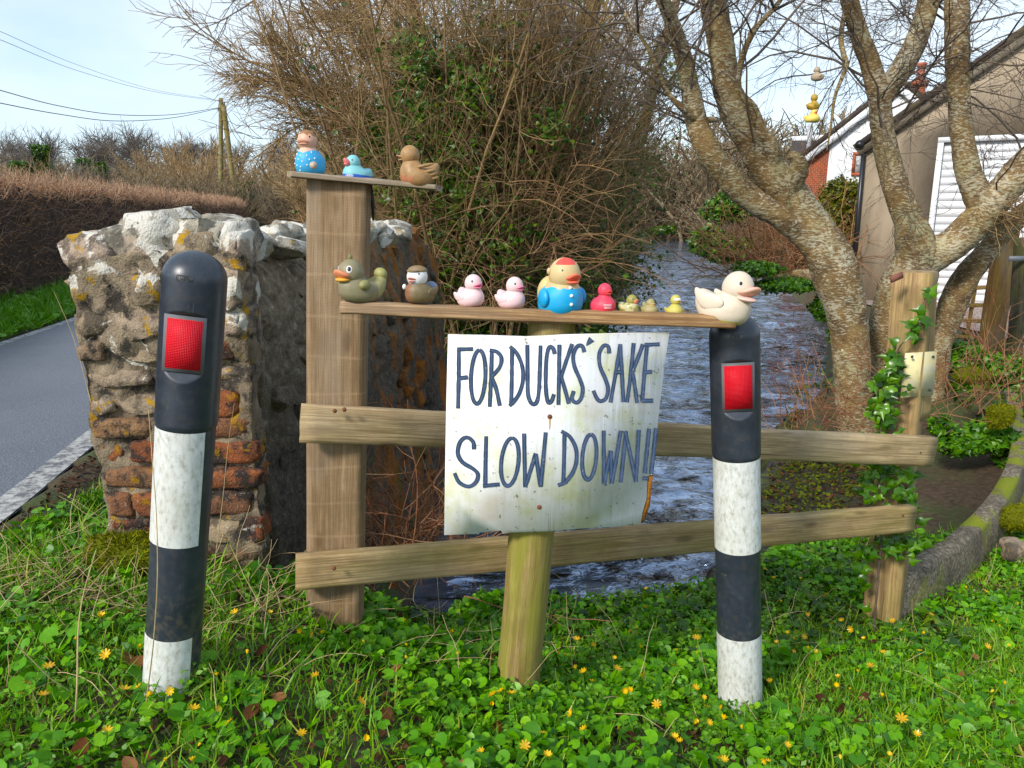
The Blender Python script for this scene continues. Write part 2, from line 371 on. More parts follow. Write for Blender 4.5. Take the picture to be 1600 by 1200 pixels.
def poly_x(tab, Y): t = np.array(tab); return np.interp(Y, t[:, 0], t[:, 1])
ROAD_R = [(-12, -1.4), (0, -1.85), (2.73, -1.97), (3.79, -2.16), (7, -2.75), (11, -3.6), (19, -5.2), (33, -8.6), (60, -15.5)]
ROAD_L = [(-12, -3.9), (0, -4.25), (4, -4.45), (7, -4.75), (8.84, -5.04), (13, -6.0), (19, -7.5), (33, -11.0), (60, -18)]
def strip(name, ya, yb, left, right, z, n=160, m=8, crown=0):
    Y = np.linspace(0, 1, n)**1.8*(yb-ya)+ya
    u = np.linspace(0, 1, m); Lx, Rx = left(Y), right(Y)
    X = Lx[:, None]*(1-u)+Rx[:, None]*u; YY = np.repeat(Y[:, None], m, 1); Z = np.zeros_like(X)+z+crown*(1-(2*u-1)**2)
    n_, m_ = X.shape; id = np.arange(n_*m_).reshape(n_, m_)
    return mesh(name, np.stack([X, YY, Z], -1).reshape(-1, 3), np.stack([id[:-1, :-1], id[:-1, 1:], id[1:, 1:], id[1:, :-1]], -1).reshape(-1, 4), True)
def m_asphalt():
    m, nt, b = newmat('asphalt'); p = pos_c(nt)
    v = N(nt, 'TexVoronoi', {'Vector': p, 'Scale': 95.}).outputs['Distance']; n = noise(nt, p, 1.2, 4); n2 = noise(nt, p, 160, 2)
    c = ramp(nt, n2, [(.3, (.06, .064, .074)), (.55, (.13, .137, .155)), (.75, (.27, .28, .30))])
    c = mix(nt, ramp(nt, n, [(.35, 0.), (.7, .45)]), c, (.19, .197, .22))
    setb(nt, b, c, ramp(nt, n, [(.35, .42), (.7, .62)]), v, .6, .006); return m
tag(put('road', strip('road', -12, 60, lambda y: poly_x(ROAD_L, y), lambda y: poly_x(ROAD_R, y), .016, 200, 8, .03), m_asphalt()), 'grey asphalt lane curving away past the hedge', kind='structure')
def m_line():
    m, nt, b = newmat('road_paint'); p = pos_c(nt); n = noise(nt, p, 22, 5, .7); n2 = noise(nt, p, 150, 2)
    c = ramp(nt, n, [(.42, (.12, .12, .125)), (.51, (.34, .335, .32)), (.66, (.55, .54, .51))])
    c = mix(nt, ramp(nt, n2, [(.3, .5), (.5, 0.)]), c, (.13, .13, .13)); setb(nt, b, c, .7, n2, .5, .003); return m
ML = m_line()
tag(put('road_marking', strip('road_marking', -6, 30, lambda y: poly_x(ROAD_R, y)-.17, lambda y: poly_x(ROAD_R, y)-.004, .022, 120, 3), ML), 'worn white edge line on the near side of the lane', kind='structure')
tag(put('road_marking', strip('road_marking', -6, 30, lambda y: poly_x(ROAD_L, y)+.03, lambda y: poly_x(ROAD_L, y)+.13, .024, 120, 3), ML), 'thin white edge line on the hedge side of the lane', kind='structure')

# stream
def m_water():
    m, nt, b = newmat('water'); p = pos_c(nt)
    n1 = noise(nt, mapping(nt, p, (.8, 1.5, 1)), 3.2, 2, .5, 1.0); n2 = noise(nt, mapping(nt, p, (.9, 1.5, 1)), 10, 2, .5, .8)
    cal = ramp(nt, noise(nt, mapping(nt, p, (.5, .35, 1)), 1.6, 3), [(.36, .15), (.62, 1.)]); h = N(nt, 'Math', {0: mix(nt, .35, n1, n2), 1: cal}, operation='MULTIPLY').outputs[0]
    c = ramp(nt, noise(nt, mapping(nt, p, (.7, 1.6, 1)), 3.0, 4, .6, .8), [(.40, (.035, .029, .024)), (.51, (.24, .29, .38)), (.72, (.48, .55, .68))])  # sky-blue reflection and dark patches painted into the water colour
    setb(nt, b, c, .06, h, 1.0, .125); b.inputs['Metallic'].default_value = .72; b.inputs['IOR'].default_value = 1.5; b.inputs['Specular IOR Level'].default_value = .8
    return m
wx = np.concatenate([np.linspace(-1.2, 7, 230), np.linspace(7.1, 26, 90)]); wy = np.concatenate([np.linspace(3.1, 14, 360), np.linspace(14.06, 75, 360)])
WX, WY = np.meshgrid(wx, wy, indexing='ij')
WP = np.stack([WX, WY, np.zeros_like(WX)], -1)*np.array([1.3, .8, 1])
WZ = WATER+(.035*fbm(WP*np.array([1, 1.6, 1]), 2.2, 3, 2)+.014*fbm(WP*np.array([1, 1.5, 1]), 6.5, 8, 2))*sstep(60, 14, WY)
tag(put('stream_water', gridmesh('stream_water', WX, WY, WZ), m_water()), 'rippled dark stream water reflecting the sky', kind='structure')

# mossy apron beside the stream
ay_, ax_ = np.meshgrid(np.linspace(3.9, 7.6, 90), np.linspace(0, 1, 80), indexing='ij'); _xe = np.interp(ay_, _XR[:, 0], _XR[:, 1])+.10; ax_ = _xe-.12+(4.3-_xe)*ax_
az_ = -.79+.03*fbm(np.stack([ax_, ay_, ax_*0], -1), 3, 4, 4)
edge = (ax_-np.interp(ay_, _XR[:, 0], _XR[:, 1]))+.10*fbm(np.stack([ax_, ay_, ax_*0], -1), 4, 14, 2); az_ = az_-.5*sstep(.08, -.02, edge)
def m_apron():
    m, nt, b = newmat('mossy_slab'); p = pos_c(nt); n = noise(nt, mapping(nt, p, (3, 8, 3)), 1.2, 6, .7, .8); n2 = noise(nt, p, 60, 3)
    c = ramp(nt, n, [(.34, (.012, .010, .007)), (.47, (.035, .027, .019)), (.54, (.035, .042, .010)), (.64, (.10, .125, .018))])
    c = mix(nt, ramp(nt, n2, [(.4, 0.), (.7, .5)]), c, (.02, .016, .011)); setb(nt, b, c, .6, n2, .7, .02); return m
tag(put('mossy_apron', gridmesh('mossy_apron', ax_.T, ay_.T, az_.T), m_apron()), 'dark mossy slab beside the stream behind the fence', kind='structure')

def m_concrete():
    m, nt, b = newmat('weathered_concrete'); p = pos_c(nt); n = noise(nt, p, 5, 5); n2 = noise(nt, p, 55, 4, .7)
    c = ramp(nt, n2, [(.3, (.045, .036, .026)), (.5, (.17, .14, .10)), (.66, (.38, .33, .25))])
    c = mix(nt, ramp(nt, n, [(.45, 0.), (.65, .6)]), c, (.07, .055, .04))
    z = N(nt, 'SeparateXYZ', {0: N(nt, 'NewGeometry').outputs['Normal']}).outputs[2]
    c = mix(nt, N(nt, 'Math', {0: ramp(nt, noise(nt, p, 4.2, 5), [(.49, 0.), (.57, .9)]), 1: ramp(nt, z, [(.1, .2), (.6, 1.)])}, operation='MULTIPLY').outputs[0], c, (.20, .23, .012))
    setb(nt, b, c, .9, n2, .7, .012); return m
MCON = m_concrete()
kp = [PZ(1380, 915, -.42), PZ(1408, 898, -.42), PZ(1450, 872, -.42), PZ(1500, 838, -.43), PZ(1545, 795, -.42), PZ(1578, 745, -.41), PZ(1592, 700, -.40), PZ(1590, 655, -.38), PZ(1580, 610, -.36)]
kc = catmull(kp, 60); kn_ = np.gradient(kc, axis=0); kn_ = norm(np.stack([kn_[:, 1], -kn_[:, 0], kn_[:, 2]*0], 1))
prof = [(-.05, -.55), (-.05, -.012), (-.042, .004), (0, .010), (.04, .002), (.05, -.014), (.062, -.20), (.064, -.22), (.15, -.245), (.15, -.6)]
KV = np.array([[kc[i]+kn_[i]*a+np.array([0, 0, h]) for a, h in prof] for i in range(60)])
KV = KV+(fbm(KV, 9, 2, 4)*.022)[..., None]*np.array([1, 1, .6])
id = np.arange(60*10).reshape(60, 10); kf = np.stack([id[:-1, :-1], id[:-1, 1:], id[1:, 1:], id[1:, :-1]], -1).reshape(-1, 4)
tag(put('kerb_wall', mesh('kerb_wall', KV.reshape(-1, 3), [kf, id[0][None], id[-1][::-1][None]], False), MCON), 'low curved concrete wall with yellow moss behind the right fence post', 'wall')

# gravel yard before the garage
gxx, gyy = np.meshgrid(np.linspace(6.2, 16, 40), np.linspace(8.6, 15.2, 40), indexing='ij')
def m_gravel():
    m, nt, b = newmat('gravel'); v = N(nt, 'TexVoronoi', {'Vector': pos_c(nt), 'Scale': 38.}); c = ramp(nt, v.outputs['Color'], [(.1, (.18, .13, .11)), (.5, (.34, .26, .23)), (.9, (.5, .42, .38))])
    setb(nt, b, c, .9, v.outputs['Distance'], .8, .02); return m
tag(put('gravel_yard', gridmesh('gravel_yard', gxx, gyy, gz(gxx, gyy, False)+.03), m_gravel()), 'pinkish gravel yard in front of the garage', kind='structure')

# ------------------------------------------------------------------ roadside wall
def lichen(name, stops, white=.5, orange=.5, blackn=.5, use_rnd=True, moss=0.):
    m, nt, b = newmat(name); p = pos_c(nt)
    base = ramp(nt, oi_c(nt) if use_rnd else noise(nt, p, 4, 3), stops)
    n1 = noise(nt, p, 14, 6, .65); n2 = noise(nt, p, 9, 5, .6, .6); n3 = noise(nt, mapping(nt, p, (1, 1, 1), (5, 3, 1)), 12, 5, .6, .4); n4 = noise(nt, p, 130, 3, .6)
    nb = noise(nt, mapping(nt, p, (1, 1, 1), (9, 1, 4)), 11, 6, .7)
    c = N(nt, 'HueSaturation', {'Color': base, 'Value': N(nt, 'MapRange', {'Value': n1, 'From Min': .3, 'From Max': .7, 'To Min': .55, 'To Max': 1.3}).outputs[0]}).outputs[0]
    c = mix(nt, ramp(nt, nb, [(.49, 0.), (.58, blackn)]), c, (.018, .015, .013))
    c = mix(nt, ramp(nt, n4, [(.62, 0.), (.70, .55)]), c, (.42, .36, .27))
    z = N(nt, 'SeparateXYZ', {0: p}).outputs[2]
    hi = N(nt, 'MapRange', {'Value': z, 'From Min': .55, 'From Max': 1.15, 'To Min': .0, 'To Max': .16}).outputs[0]
    n2h = N(nt, 'Math', {0: n2, 1: hi}, operation='ADD').outputs[0]
    c = mix(nt, ramp(nt, n2h, [(.66, 0.), (.69, white)]), c, (.62, .59, .52))
    c = mix(nt, ramp(nt, n3, [(.60, 0.), (.65, orange)]), c, (.42, .25, .04))
    if moss: c = mix(nt, ramp(nt, noise(nt, p, 3, 4), [(.5, 0.), (.62, moss)]), c, (.06, .085, .015))
    hgt = mix(nt, .5, n1, n4)
    setb(nt, b, c, .92, hgt, .9, .018); return m
M_BRICK = lichen('old_brick', [(0, (.22, .085, .05)), (.25, (.27, .12, .07)), (.45, (.11, .07, .05)), (.6, (.28, .17, .10)), (.8, (.17, .07, .045)), (1, (.25, .19, .13))], .6, .5, .95)
M_STONE = lichen('lichened_stone', [(0, (.34, .27, .19)), (.4, (.24, .19, .13)), (.7, (.42, .33, .26)), (1, (.30, .26, .20))], .95, .85, .7)
M_MORTAR = lichen('wall_mortar', [(.3, (.11, .085, .06)), (.5, (.22, .175, .125)), (.7, (.31, .25, .18))], .9, .7, .9, False)
M_CAP = lichen('limestone_cap', [(0, (.40, .37, .31)), (1, (.30, .26, .2))], 1., .5, .6)
def m_wallside():
    m, nt, b = newmat('algae_wall'); p = pos_c(nt); st = noise(nt, mapping(nt, p, (7, 7, 1.3)), 1., 5, .6, .5); n = noise(nt, p, 30, 5, .65); n5 = noise(nt, p, 3, 4)
    c = ramp(nt, n, [(.3, (.030, .024, .018)), (.55, (.085, .068, .052)), (.75, (.17, .14, .11))])
    y = N(nt, 'SeparateXYZ', {0: p}).outputs[1]
    far = N(nt, 'MapRange', {'Value': y, 'From Min': 3.4, 'From Max': 4.2}).outputs[0]
    c = mix(nt, N(nt, 'Math', {0: ramp(nt, st, [(.47, 0.), (.6, .9)]), 1: far}, operation='MULTIPLY').outputs[0], c, (.30, .105, .018))
    c = mix(nt, ramp(nt, n5, [(.58, 0.), (.68, .6)]), c, (.05, .075, .012))
    c = mix(nt, ramp(nt, noise(nt, p, 60, 4), [(.66, 0.), (.72, .5)]), c, (.34, .31, .26))
    zz = N(nt, 'SeparateXYZ', {0: p}).outputs[2]; up = N(nt, 'Math', {0: N(nt, 'MapRange', {'Value': zz, 'From Min': .25, 'From Max': 1.0}).outputs[0], 1: N(nt, 'MapRange', {'Value': y, 'From Min': 5.0, 'From Max': 3.0, 'To Min': .25}).outputs[0]}, operation='MULTIPLY').outputs[0]
    dry = ramp(nt, noise(nt, p, 22, 6, .7), [(.32, (.05, .04, .028)), (.48, (.20, .155, .105)), (.6, (.30, .25, .18)), (.70, (.55, .52, .45))])
    c = mix(nt, up, c, dry); setb(nt, b, c, .9, n, 1., .03); return m
M_SIDE = m_wallside()
wall = empty('stone_wall', (-1.2, 2.6, -.1), 'crumbling lichen covered brick and stone wall behind the left bollard', 'wall')
XA, XB = -1.485, -.90          # end face at Y=2.60
def wall_edges(Y):
    t = (Y-2.6)/3.0; return XA+.30*t, XB+.40*t
# core: displaced closed block running back beside the stream
u = np.linspace(0, 1, 20); v = np.linspace(0, 1, 110); ring = []
NY = 90; Ys = np.linspace(2.66, 5.6, NY); RZ = 70
secs = []
for Y in Ys:
    xa, xb = wall_edges(Y); xa += .03; xb -= .015
    zt = 1.10+.03*math.sin(Y*3.1)
    zt -= .03; rnd_ = lambda z: .16*max(0, (z-.55)/(zt-.55))**2.2
    L = [(xa+rnd_(z)*.4, z) for z in np.linspace(-1.4, zt, RZ)]; T = [(x, zt+.02*math.sin((x-xa)*9)) for x in np.linspace(xa+.06, xb-.16, 16)[1:-1]]; R = [(xb-rnd_(z)+.05*sstep(.1, -1.0, z), z) for z in np.linspace(zt, -1.5, RZ)]
    secs.append([(x, Y, z) for x, z in L+T+R])
S = np.array(secs); nn = S.shape[1]
cen = S.mean(1, keepdims=True); dirn = norm((S-cen)*np.array([1, 0, .25]))
S = S+dirn*(fbm(S, 6, 11, 5)*.075+.05*fbm(S, 2.6, 31, 2))[..., None]; S[..., 2] += fbm(S, 5, 77, 3)*.05*(S[..., 2] > .8)
id = np.arange(NY*nn).reshape(NY, nn); cf = np.stack([id[:-1, :-1], id[1:, :-1], id[1:, 1:], id[:-1, 1:]], -1).reshape(-1, 4)
put('wall_core', mesh('wall_core', S.reshape(-1, 3), [cf, id[0][None], id[-1][::-1][None]], True), M_SIDE, wall)
V, F = box(XB-XA-.01, .12, 1.46, 60, 4, 140); V = V+np.array([(XA+XB)/2, 2.636, .34]); V[:, 2] += sstep(.85, 1.07, V[:, 2])*(fbm(V*np.array([1, 1, 0]), 7, 5, 3)*.05-.06*np.clip((XA+.2-V[:, 0])/.2, 0, 1)); up_ = sstep(.66, .80, V[:, 2])
fr_ = V[:, 1] < 2.60; V[:, 1] += fr_*(fbm(V, 8, 3, 3)*.030+fbm(V, 26, 13, 3)*.013-.030*up_); V[:, 0] += (np.abs(V[:, 0]-(XA+XB)/2) > .28)*fbm(V, 9, 23, 3)*.03+.05*np.clip(.45-V[:, 2], 0, 1)*(V[:, 0] < (XA+XB)/2)
put('mortar_bed', mesh('mortar_bed', V, F, True), M_MORTAR, wall)
def stone2(seed):
    return rock(seed, 10, 30, .05)
_bm = [mesh('brick', *stone(40+i, 7, 9, .16), False) for i in range(7)]; _sm = [mesh('stone', *stone2(60+i), False) for i in range(8)]
for q in _bm: q.materials.append(M_BRICK)
for q in _sm: q.materials.append(M_STONE)
_cm = [q.copy() for q in _sm]
for q in _cm: q.materials.clear(); q.materials.append(M_CAP)
_wm = [q.copy() for q in _sm]
for q in _wm: q.materials.clear(); q.materials.append(M_SIDE)
rr = random.Random(5)
def piece(name, me, c, size, yaw=0, tilt=0):
    M = Matrix.Translation(Vector([float(a) for a in c])) @ Matrix.Rotation(yaw, 4, 'Z') @ Matrix.Rotation(tilt, 4, 'Y') @ Matrix.Diagonal(Vector((size[0], size[1], size[2], 1)))
    return put(name, me, None, wall, M)
z = -.24; row = 0
while z < .73:
    h = rr.uniform(.066, .094); x = XA+rr.uniform(0, .02)+.055*max(0, .45-z)*.9; seq = [.215, .105, .215, .20] if row % 2 else [.105, .215, .215, .1]
    for L in seq:
        L = L*rr.uniform(.80, 1.15); x1 = min(x+L, XB+.004)
        if x1-x > .05:
            put_y = 2.620+rr.uniform(-.012, .014)
            q_ = rr.random(); piece('brick' if q_ > .17 else 'stone', rr.choice(_bm if q_ > .17 else _sm), ((x+x1)/2+rr.uniform(-.004, .004), put_y+.012*(q_ > .8), z+h/2+rr.uniform(-.004, .004)), ((x1-x)*rr.uniform(.93, 1.0), .13, h*rr.uniform(.86, 1.02)), rr.uniform(-.08, .08), rr.uniform(-.06, .06))
        x = x1+.009
    z += h+.010; row += 1
for hrow in (.10, .12, .12):
    x = XA-rr.uniform(.0, .02)
    while x < XB-.05:
        L = rr.uniform(.13, .26); x1 = min(x+L, XB+.01)
        if XB-x1 < .06: x1 = XB+.01
        hh = hrow*rr.uniform(.92, 1.12)
        piece('stone', rr.choice(_sm), ((x+x1)/2, 2.64+rr.uniform(-.03, .02), z+hrow/2), ((x1-x)*1.22, .22, hh*1.24), rr.uniform(-.1, .1), rr.uniform(-.08, .08)); x = x1+.006
    z += hrow+.004
for (px, py, F_, sx, sz) in ((166, 398, 2.68, .13, .13), (200, 380, 2.68, .17, .14), (246, 362, 2.68, .24, .17), (305, 372, 2.70, .20, .14), (360, 374, 2.70, .18, .14), (232, 368, 2.84, .22, .15), (285, 362, 2.88, .24, .15), (345, 362, 2.9, .22, .14), (385, 385, 2.8, .12, .12)):
    piece('stone', rr.choice(_cm), P(px, py, F_), (sx*1.15, .24, sz), rr.uniform(-.5, .5), rr.uniform(-.2, .2))
Yc = 2.98
while Yc < 5.6:
    xa, xb = wall_edges(Yc); x = xa+.05
    while x < xb-.22:
        sx = rr.uniform(.14, .26); piece('stone', rr.choice(_cm), (x+sx/2, Yc+rr.uniform(-.04, .04), 1.055+rr.uniform(-.02, .035)), (sx*1.1, rr.uniform(.2, .32), rr.uniform(.09, .15)), rr.uniform(0, 3), rr.uniform(-.25, .25)); x += sx*.85
    Yc += .22

zr_ = -.9
while zr_ < .98:
    hh = rr.uniform(.09, .17); Yc = 2.72+rr.uniform(0, .1)
    while Yc < 5.5:
        L = rr.uniform(.12, .30); xb = wall_edges(Yc)[1]; zz = zr_+hh/2
        piece('stone', rr.choice(_wm), (xb-.075-.16*max(0, (zz-.55)/.5)**2.2+.05*float(sstep(.1, -1.0, zz))+rr.uniform(-.015, .02), Yc+L/2, zz), (.17, L*1.12, hh*1.12), rr.uniform(-.12, .12), rr.uniform(-.15, .15)); Yc += L
    zr_ += hh
# ------------------------------------------------------------------ timber fence
W_POST = wood('sawn_post', (.34, .25, .165), (.25, .17, .10), (.12, .075, .04), .0, saw=True)
W_RAIL = wood('weathered_rail', (.50, .385, .25), (.36, .265, .16), (.13, .085, .05), .22, gloc=(.22, .21, .07))
W_RAIL2 = wood('stained_rail', (.45, .335, .20), (.31, .22, .12), (.11, .07, .04), .35, gloc=(.20, .19, .06))
W_SHELF = wood('split_shelf', (.40, .265, .155), (.27, .16, .085), (.09, .05, .03), .0, 1.3)
W_GREY = wood('grey_shelf', (.42, .35, .28), (.28, .21, .15), (.10, .07, .05), .1, 1.3)
W_PALE = wood('pale_post', (.42, .30, .17), (.31, .21, .115), (.14, .09, .05), .35, gloc=(.22, .21, .07))  # pale timber of the right-hand post and its cover board
M_RUST = flat('rusty_steel', (.16, .055, .022), .8); M_DARK = flat('dark_iron', (.03, .028, .026), .5)
def plank(name, p0, p1, up, w, t, mat, parent=None, seed=0, warp=.006, nx=28, chew=.0, split=.0):
    """timber from p0 to p1; w = size along `up`, t = thickness"""
    p0 = Vector([float(c) for c in p0]); p1 = Vector([float(c) for c in p1]); L = (p1-p0).length
    V, F = box(L, t, w, nx, 4, 8)
    e = .006
    # soften arrises
    yy = np.abs(V[:, 1])/(t/2); zz = np.abs(V[:, 2])/(w/2); xx = np.abs(V[:, 0])/(L/2)
    cor = (yy > .98) & (zz > .98); V[cor, 1] *= 1-e/t*1.2; V[cor, 2] *= 1-e/w*1.2
    q = V.copy(); q[:, 0] *= .5
    V[:, 2] += fbm(q+seed*3.1, 3.0, seed, 3)*warp; V[:, 1] += fbm(q+seed*7.7, 4.0, seed+9, 3)*warp*.7
    if chew: V[:, 0] += np.sign(V[:, 0])*(xx > .99)*fbm(V*np.array([0, 1, 1.]), 22, seed+4, 2)*chew
    if split:
        V[:, 2] += (zz > .9)*fbm(q, 9, seed+5, 3)*split
    M = frame((p0+p1)/2, p1-p0, up)
    return put(name, mesh(name, V, F, False), mat, parent, M)
fence = empty('wooden_fence', (-.55, 2.36, -.25), 'weathered two rail timber fence between a tall plank post and an ivy clad post', 'fence')
bp0, bp1 = P(524, 1010, 2.37), P(531, 283, 2.37)
post_l = plank('post', bp0, bp1, (1, 0, 0), .182, .10, W_POST, fence, 3, .004, 30)
plank('rail', P(469, 661, 2.25), P(1455, 705, 2.93), (0, 0, 1), .118, .045, W_RAIL, fence, 5, .006, 48, .004, .004)
plank('rail', P(462, 893, 2.25), P(1424, 809, 2.93), (0, 0, 1), .118, .050, W_RAIL2, fence, 8, .007, 48, .004, .005)
def boxpost(name, p0, p1, w, t, yaw, mat, parent, seed=0):
    p0 = Vector([float(c) for c in p0]); p1 = Vector([float(c) for c in p1]); ax = p1-p0
    up = Vector((math.cos(yaw), math.sin(yaw), 0))
    return plank(name, p0, p1, up, w, t, mat, parent, seed, .007, 24, .006)
post_r = boxpost('post', P(1376, 1000, 3.14), P(1430, 424, 3.14), .15, .15, math.radians(-36), W_PALE, fence, 12)
plank('cover_board', P(1440, 655, 3.10), P(1452, 425, 3.13), (.80, .6, 0), .11, .03, W_PALE, fence, 14, .004, 16)
# plate on the right-hand post
m_plate, nt, b = newmat('weathered_plate'); o_ = obj_c(nt); n_ = noise(nt, o_, 22, 5); n2_ = noise(nt, o_, 9, 3)
c_ = ramp(nt, n_, [(.35, (.62, .57, .40)), (.6, (.66, .58, .33)), (.75, (.40, .37, .33))]); c_ = mix(nt, ramp(nt, n2_, [(.55, 0.), (.7, .7)]), c_, (.5, .48, .44)); setb(nt, b, c_, .6, n_, .3, .003)
pc = [P(1415, 552, 3.02), P(1464, 549, 3.06), P(1458, 617, 3.06), P(1407, 622, 3.02)]
def slab(pts, nrm, t):
    pts = [np.asarray(p, float) for p in pts]; n = len(pts); k = np.asarray(nrm, float); k = k/np.linalg.norm(k)*t
    V = np.array(pts+[p+k for p in pts]); F = [np.array([list(range(n))[::-1]]), np.array([list(range(n, 2*n))]), np.array([[i, (i+1) % n, n+(i+1) % n, n+i] for i in range(n)])]
    return V, F
plate = put('plate', mesh('plate', *slab(pc, (.08, 1, 0), .006)), m_plate, fence); plate['label'] = 'blank cream weathered plate nailed to the ivy clad post'
for (a, c_) in ((1424, 557), (1457, 557), (1414, 612), (1452, 609)):
    q = P(a, c_, 3.02 if a < 1440 else 3.055); Vn, Fn = sphere(8, 6); put('nail', mesh('nail', Vn*np.array([.006, .003, .006])+q-np.array([0, .006, 0]), Fn, True), M_DARK, plate)
put('hinge_strap', mesh('hinge_strap', *slab([P(1393, 432, 3.00), P(1411, 425, 3.01), P(1412, 434, 3.01), P(1394, 442, 3.00)], (0, 1, 0), .012)), flat('red_rust', (.20, .07, .045), .8), fence)
for (a, c_, f) in ((523, 642, 2.2), (538, 640, 2.2), (522, 888, 2.2), (1437, 707, 2.86), (1410, 805, 2.86)):
    Vn, Fn = sphere(8, 6); put('nail', mesh('nail', Vn*np.array([.007, .006, .007])+P(a, c_, f+.03), Fn, True), M_RUST, fence)
# shelf on top of the tall post
shelf2 = empty('small_shelf', P(531, 283, 2.37), 'short grey plank shelf on top of the tall fence post', 'shelf')
plank('board', P(452, 270, 2.33), P(686, 294, 2.39), (.1, 0, 1), .018, .125, W_GREY, shelf2, 21, .006, 24, .03, .006)
sb = P(578, 290, 2.40); sb2 = P(583, 345, 2.42)
put('bracket_stake', mesh('bracket_stake', *tubes(np.array([[sb, (sb+sb2)/2+np.array([.004, 0, 0]), sb2]]), np.array([[.008, .007, .003]]), 6, True)), M_DARK, shelf2)

# ------------------------------------------------------------------ sign
W_SIGNPOST = wood('algae_post', (.34, .26, .13), (.24, .165, .075), (.11, .07, .035), .6, .8, gloc=(.25, .26, .06))
sign = empty('warning_sign', P(806, 1095, 2.22), 'hand painted white board on a round green stained post with dark blue capitals', 'sign')
s0, s1 = P(804, 1120, 2.22), P(863, 497, 2.22)
pv, pf = lathe([(.0, 0)]+[(.071-.002*t, t) for t in np.linspace(0, 1, 40)]+[(.066, 1.0), (0, 1.0)], 28)
Ls = float(np.linalg.norm(s1-s0)); pv = np.stack([pv[:, 2]*Ls, pv[:, 0], pv[:, 1]], 1); pv[:, 1:] += (fbm(pv, 5, 3, 3)*.005)[:, None]
put('post', mesh('post', pv, pf, True), W_SIGNPOST, sign, frame(s0, s1-s0, (0, -1, 0)))
SF = 2.125
def SPT(px, py, dy=0.): p = P(px, py, SF+.012*(px-860)/160); return p-np.array([0, dy, 0])
def m_sign():
    m, nt, b = newmat('sign_paint'); p = pos_c(nt)
    n = noise(nt, p, 7, 5, .6); g = noise(nt, mapping(nt, p, (60, 1, 3.5)), 1., 5, .6); n3 = noise(nt, p, 70, 3); n4 = noise(nt, mapping(nt, p, (1, 1, 1), (3, 2, 8)), 5.5, 4)
    c = ramp(nt, g, [(.25, (.66, .65, .62)), (.42, (.80, .80, .79)), (.7, (.86, .86, .86))])
    c = mix(nt, ramp(nt, n, [(.47, 0.), (.64, .62)]), c, (.60, .61, .30))
    c = mix(nt, ramp(nt, n4, [(.56, 0.), (.72, .45)]), c, (.55, .45, .28))
    c = mix(nt, ramp(nt, n3, [(.29, .8), (.35, 0.)]), c, (.16, .14, .11))
    z = N(nt, 'SeparateXYZ', {0: p}).outputs[2]
    low = N(nt, 'MapRange', {'Value': z, 'From Min': .46, 'From Max': .26}).outputs[0]
    crack = N(nt, 'Math', {0: ramp(nt, noise(nt, mapping(nt, p, (110, 1, 2.5)), 1., 3, .6), [(.30, 1.), (.36, 0.)]), 1: low}, operation='MULTIPLY').outputs[0]
    c = mix(nt, N(nt, 'Math', {0: crack, 1: .85}, operation='MULTIPLY').outputs[0], c, (.30, .26, .21))
    setb(nt, b, c, .6, g, .35, .004); return m
bx_ = [(700, 523), (760, 524), (820, 526), (880, 523), (960, 521), (1046, 519), (1038, 575), (1030, 640), (1024, 700), (1020, 742), (1012, 744), (1010, 780), (1004, 800), (1001, 819), (960, 823), (905, 826), (860, 830), (800, 832), (785, 834), (783, 829), (750, 832), (748, 834), (694, 836), (695, 760), (697, 640)]
V, F = slab([SPT(a, c) for a, c in bx_], (0, 1, 0), .012)
board = put('board', mesh('board', V, F), m_sign(), sign)
bk = [(1011, 742.5), (1021, 740), (1016, 790), (1006, 818), (1000, 818.5), (1004, 798), (1010, 778)]
V, F = slab([SPT(a, c, -.004) for a, c in bk], (0, 1, 0), .010)
q = put('bare_corner', mesh('bare_corner', V, F), wood('bare_ply', (.42, .20, .07), (.30, .13, .04), (.12, .05, .02), 0, 1.5), sign); q['label'] = 'bare orange plywood corner where the paint is gone'
for (a, c) in ((859, 651), (842.5, 792.5)):
    Vn, Fn = sphere(10, 8); put('screw', mesh('screw', Vn*np.array([.0075, .004, .0075])+SPT(a, c), Fn, True), M_RUST, sign)
m_rs, nt, b = newmat('rust_run'); setb(nt, b, (.62, .36, .17), .7)
put('rust_run', mesh('rust_run', np.array([SPT(857.3, 654, .0012), SPT(860.8, 654, .0012), SPT(859.8, 668, .0012), SPT(858, 672, .0012)]), np.array([[0, 3, 2, 1]])), m_rs, sign)
def m_brush():
    m, nt, b = newmat('blue_brush_paint'); a = rnd_c(nt); p = pos_c(nt); n = noise(nt, p, 35, 4, .7)
    e = ramp(nt, a, [(.0, (.022, .032, .07)), (.25, (.04, .06, .11)), (.5, (.085, .125, .19)), (.75, (.04, .058, .11)), (1., (.02, .028, .06))])
    c = mix(nt, ramp(nt, n, [(.42, 0.), (.75, .5)]), e, (.14, .17, .26)); c = mix(nt, ramp(nt, noise(nt, p, 160, 2), [(.66, 0.), (.75, .5)]), c, (.5, .5, .52))
    setb(nt, b, c, .5); return m
M_BRUSH = m_brush()
def el(cx, cy, rx, ry, sl=0, n=22): return [(cx+rx*math.sin(t)+sl*math.cos(t), cy-ry*math.cos(t)) for t in np.linspace(0, 2*math.pi, n)]
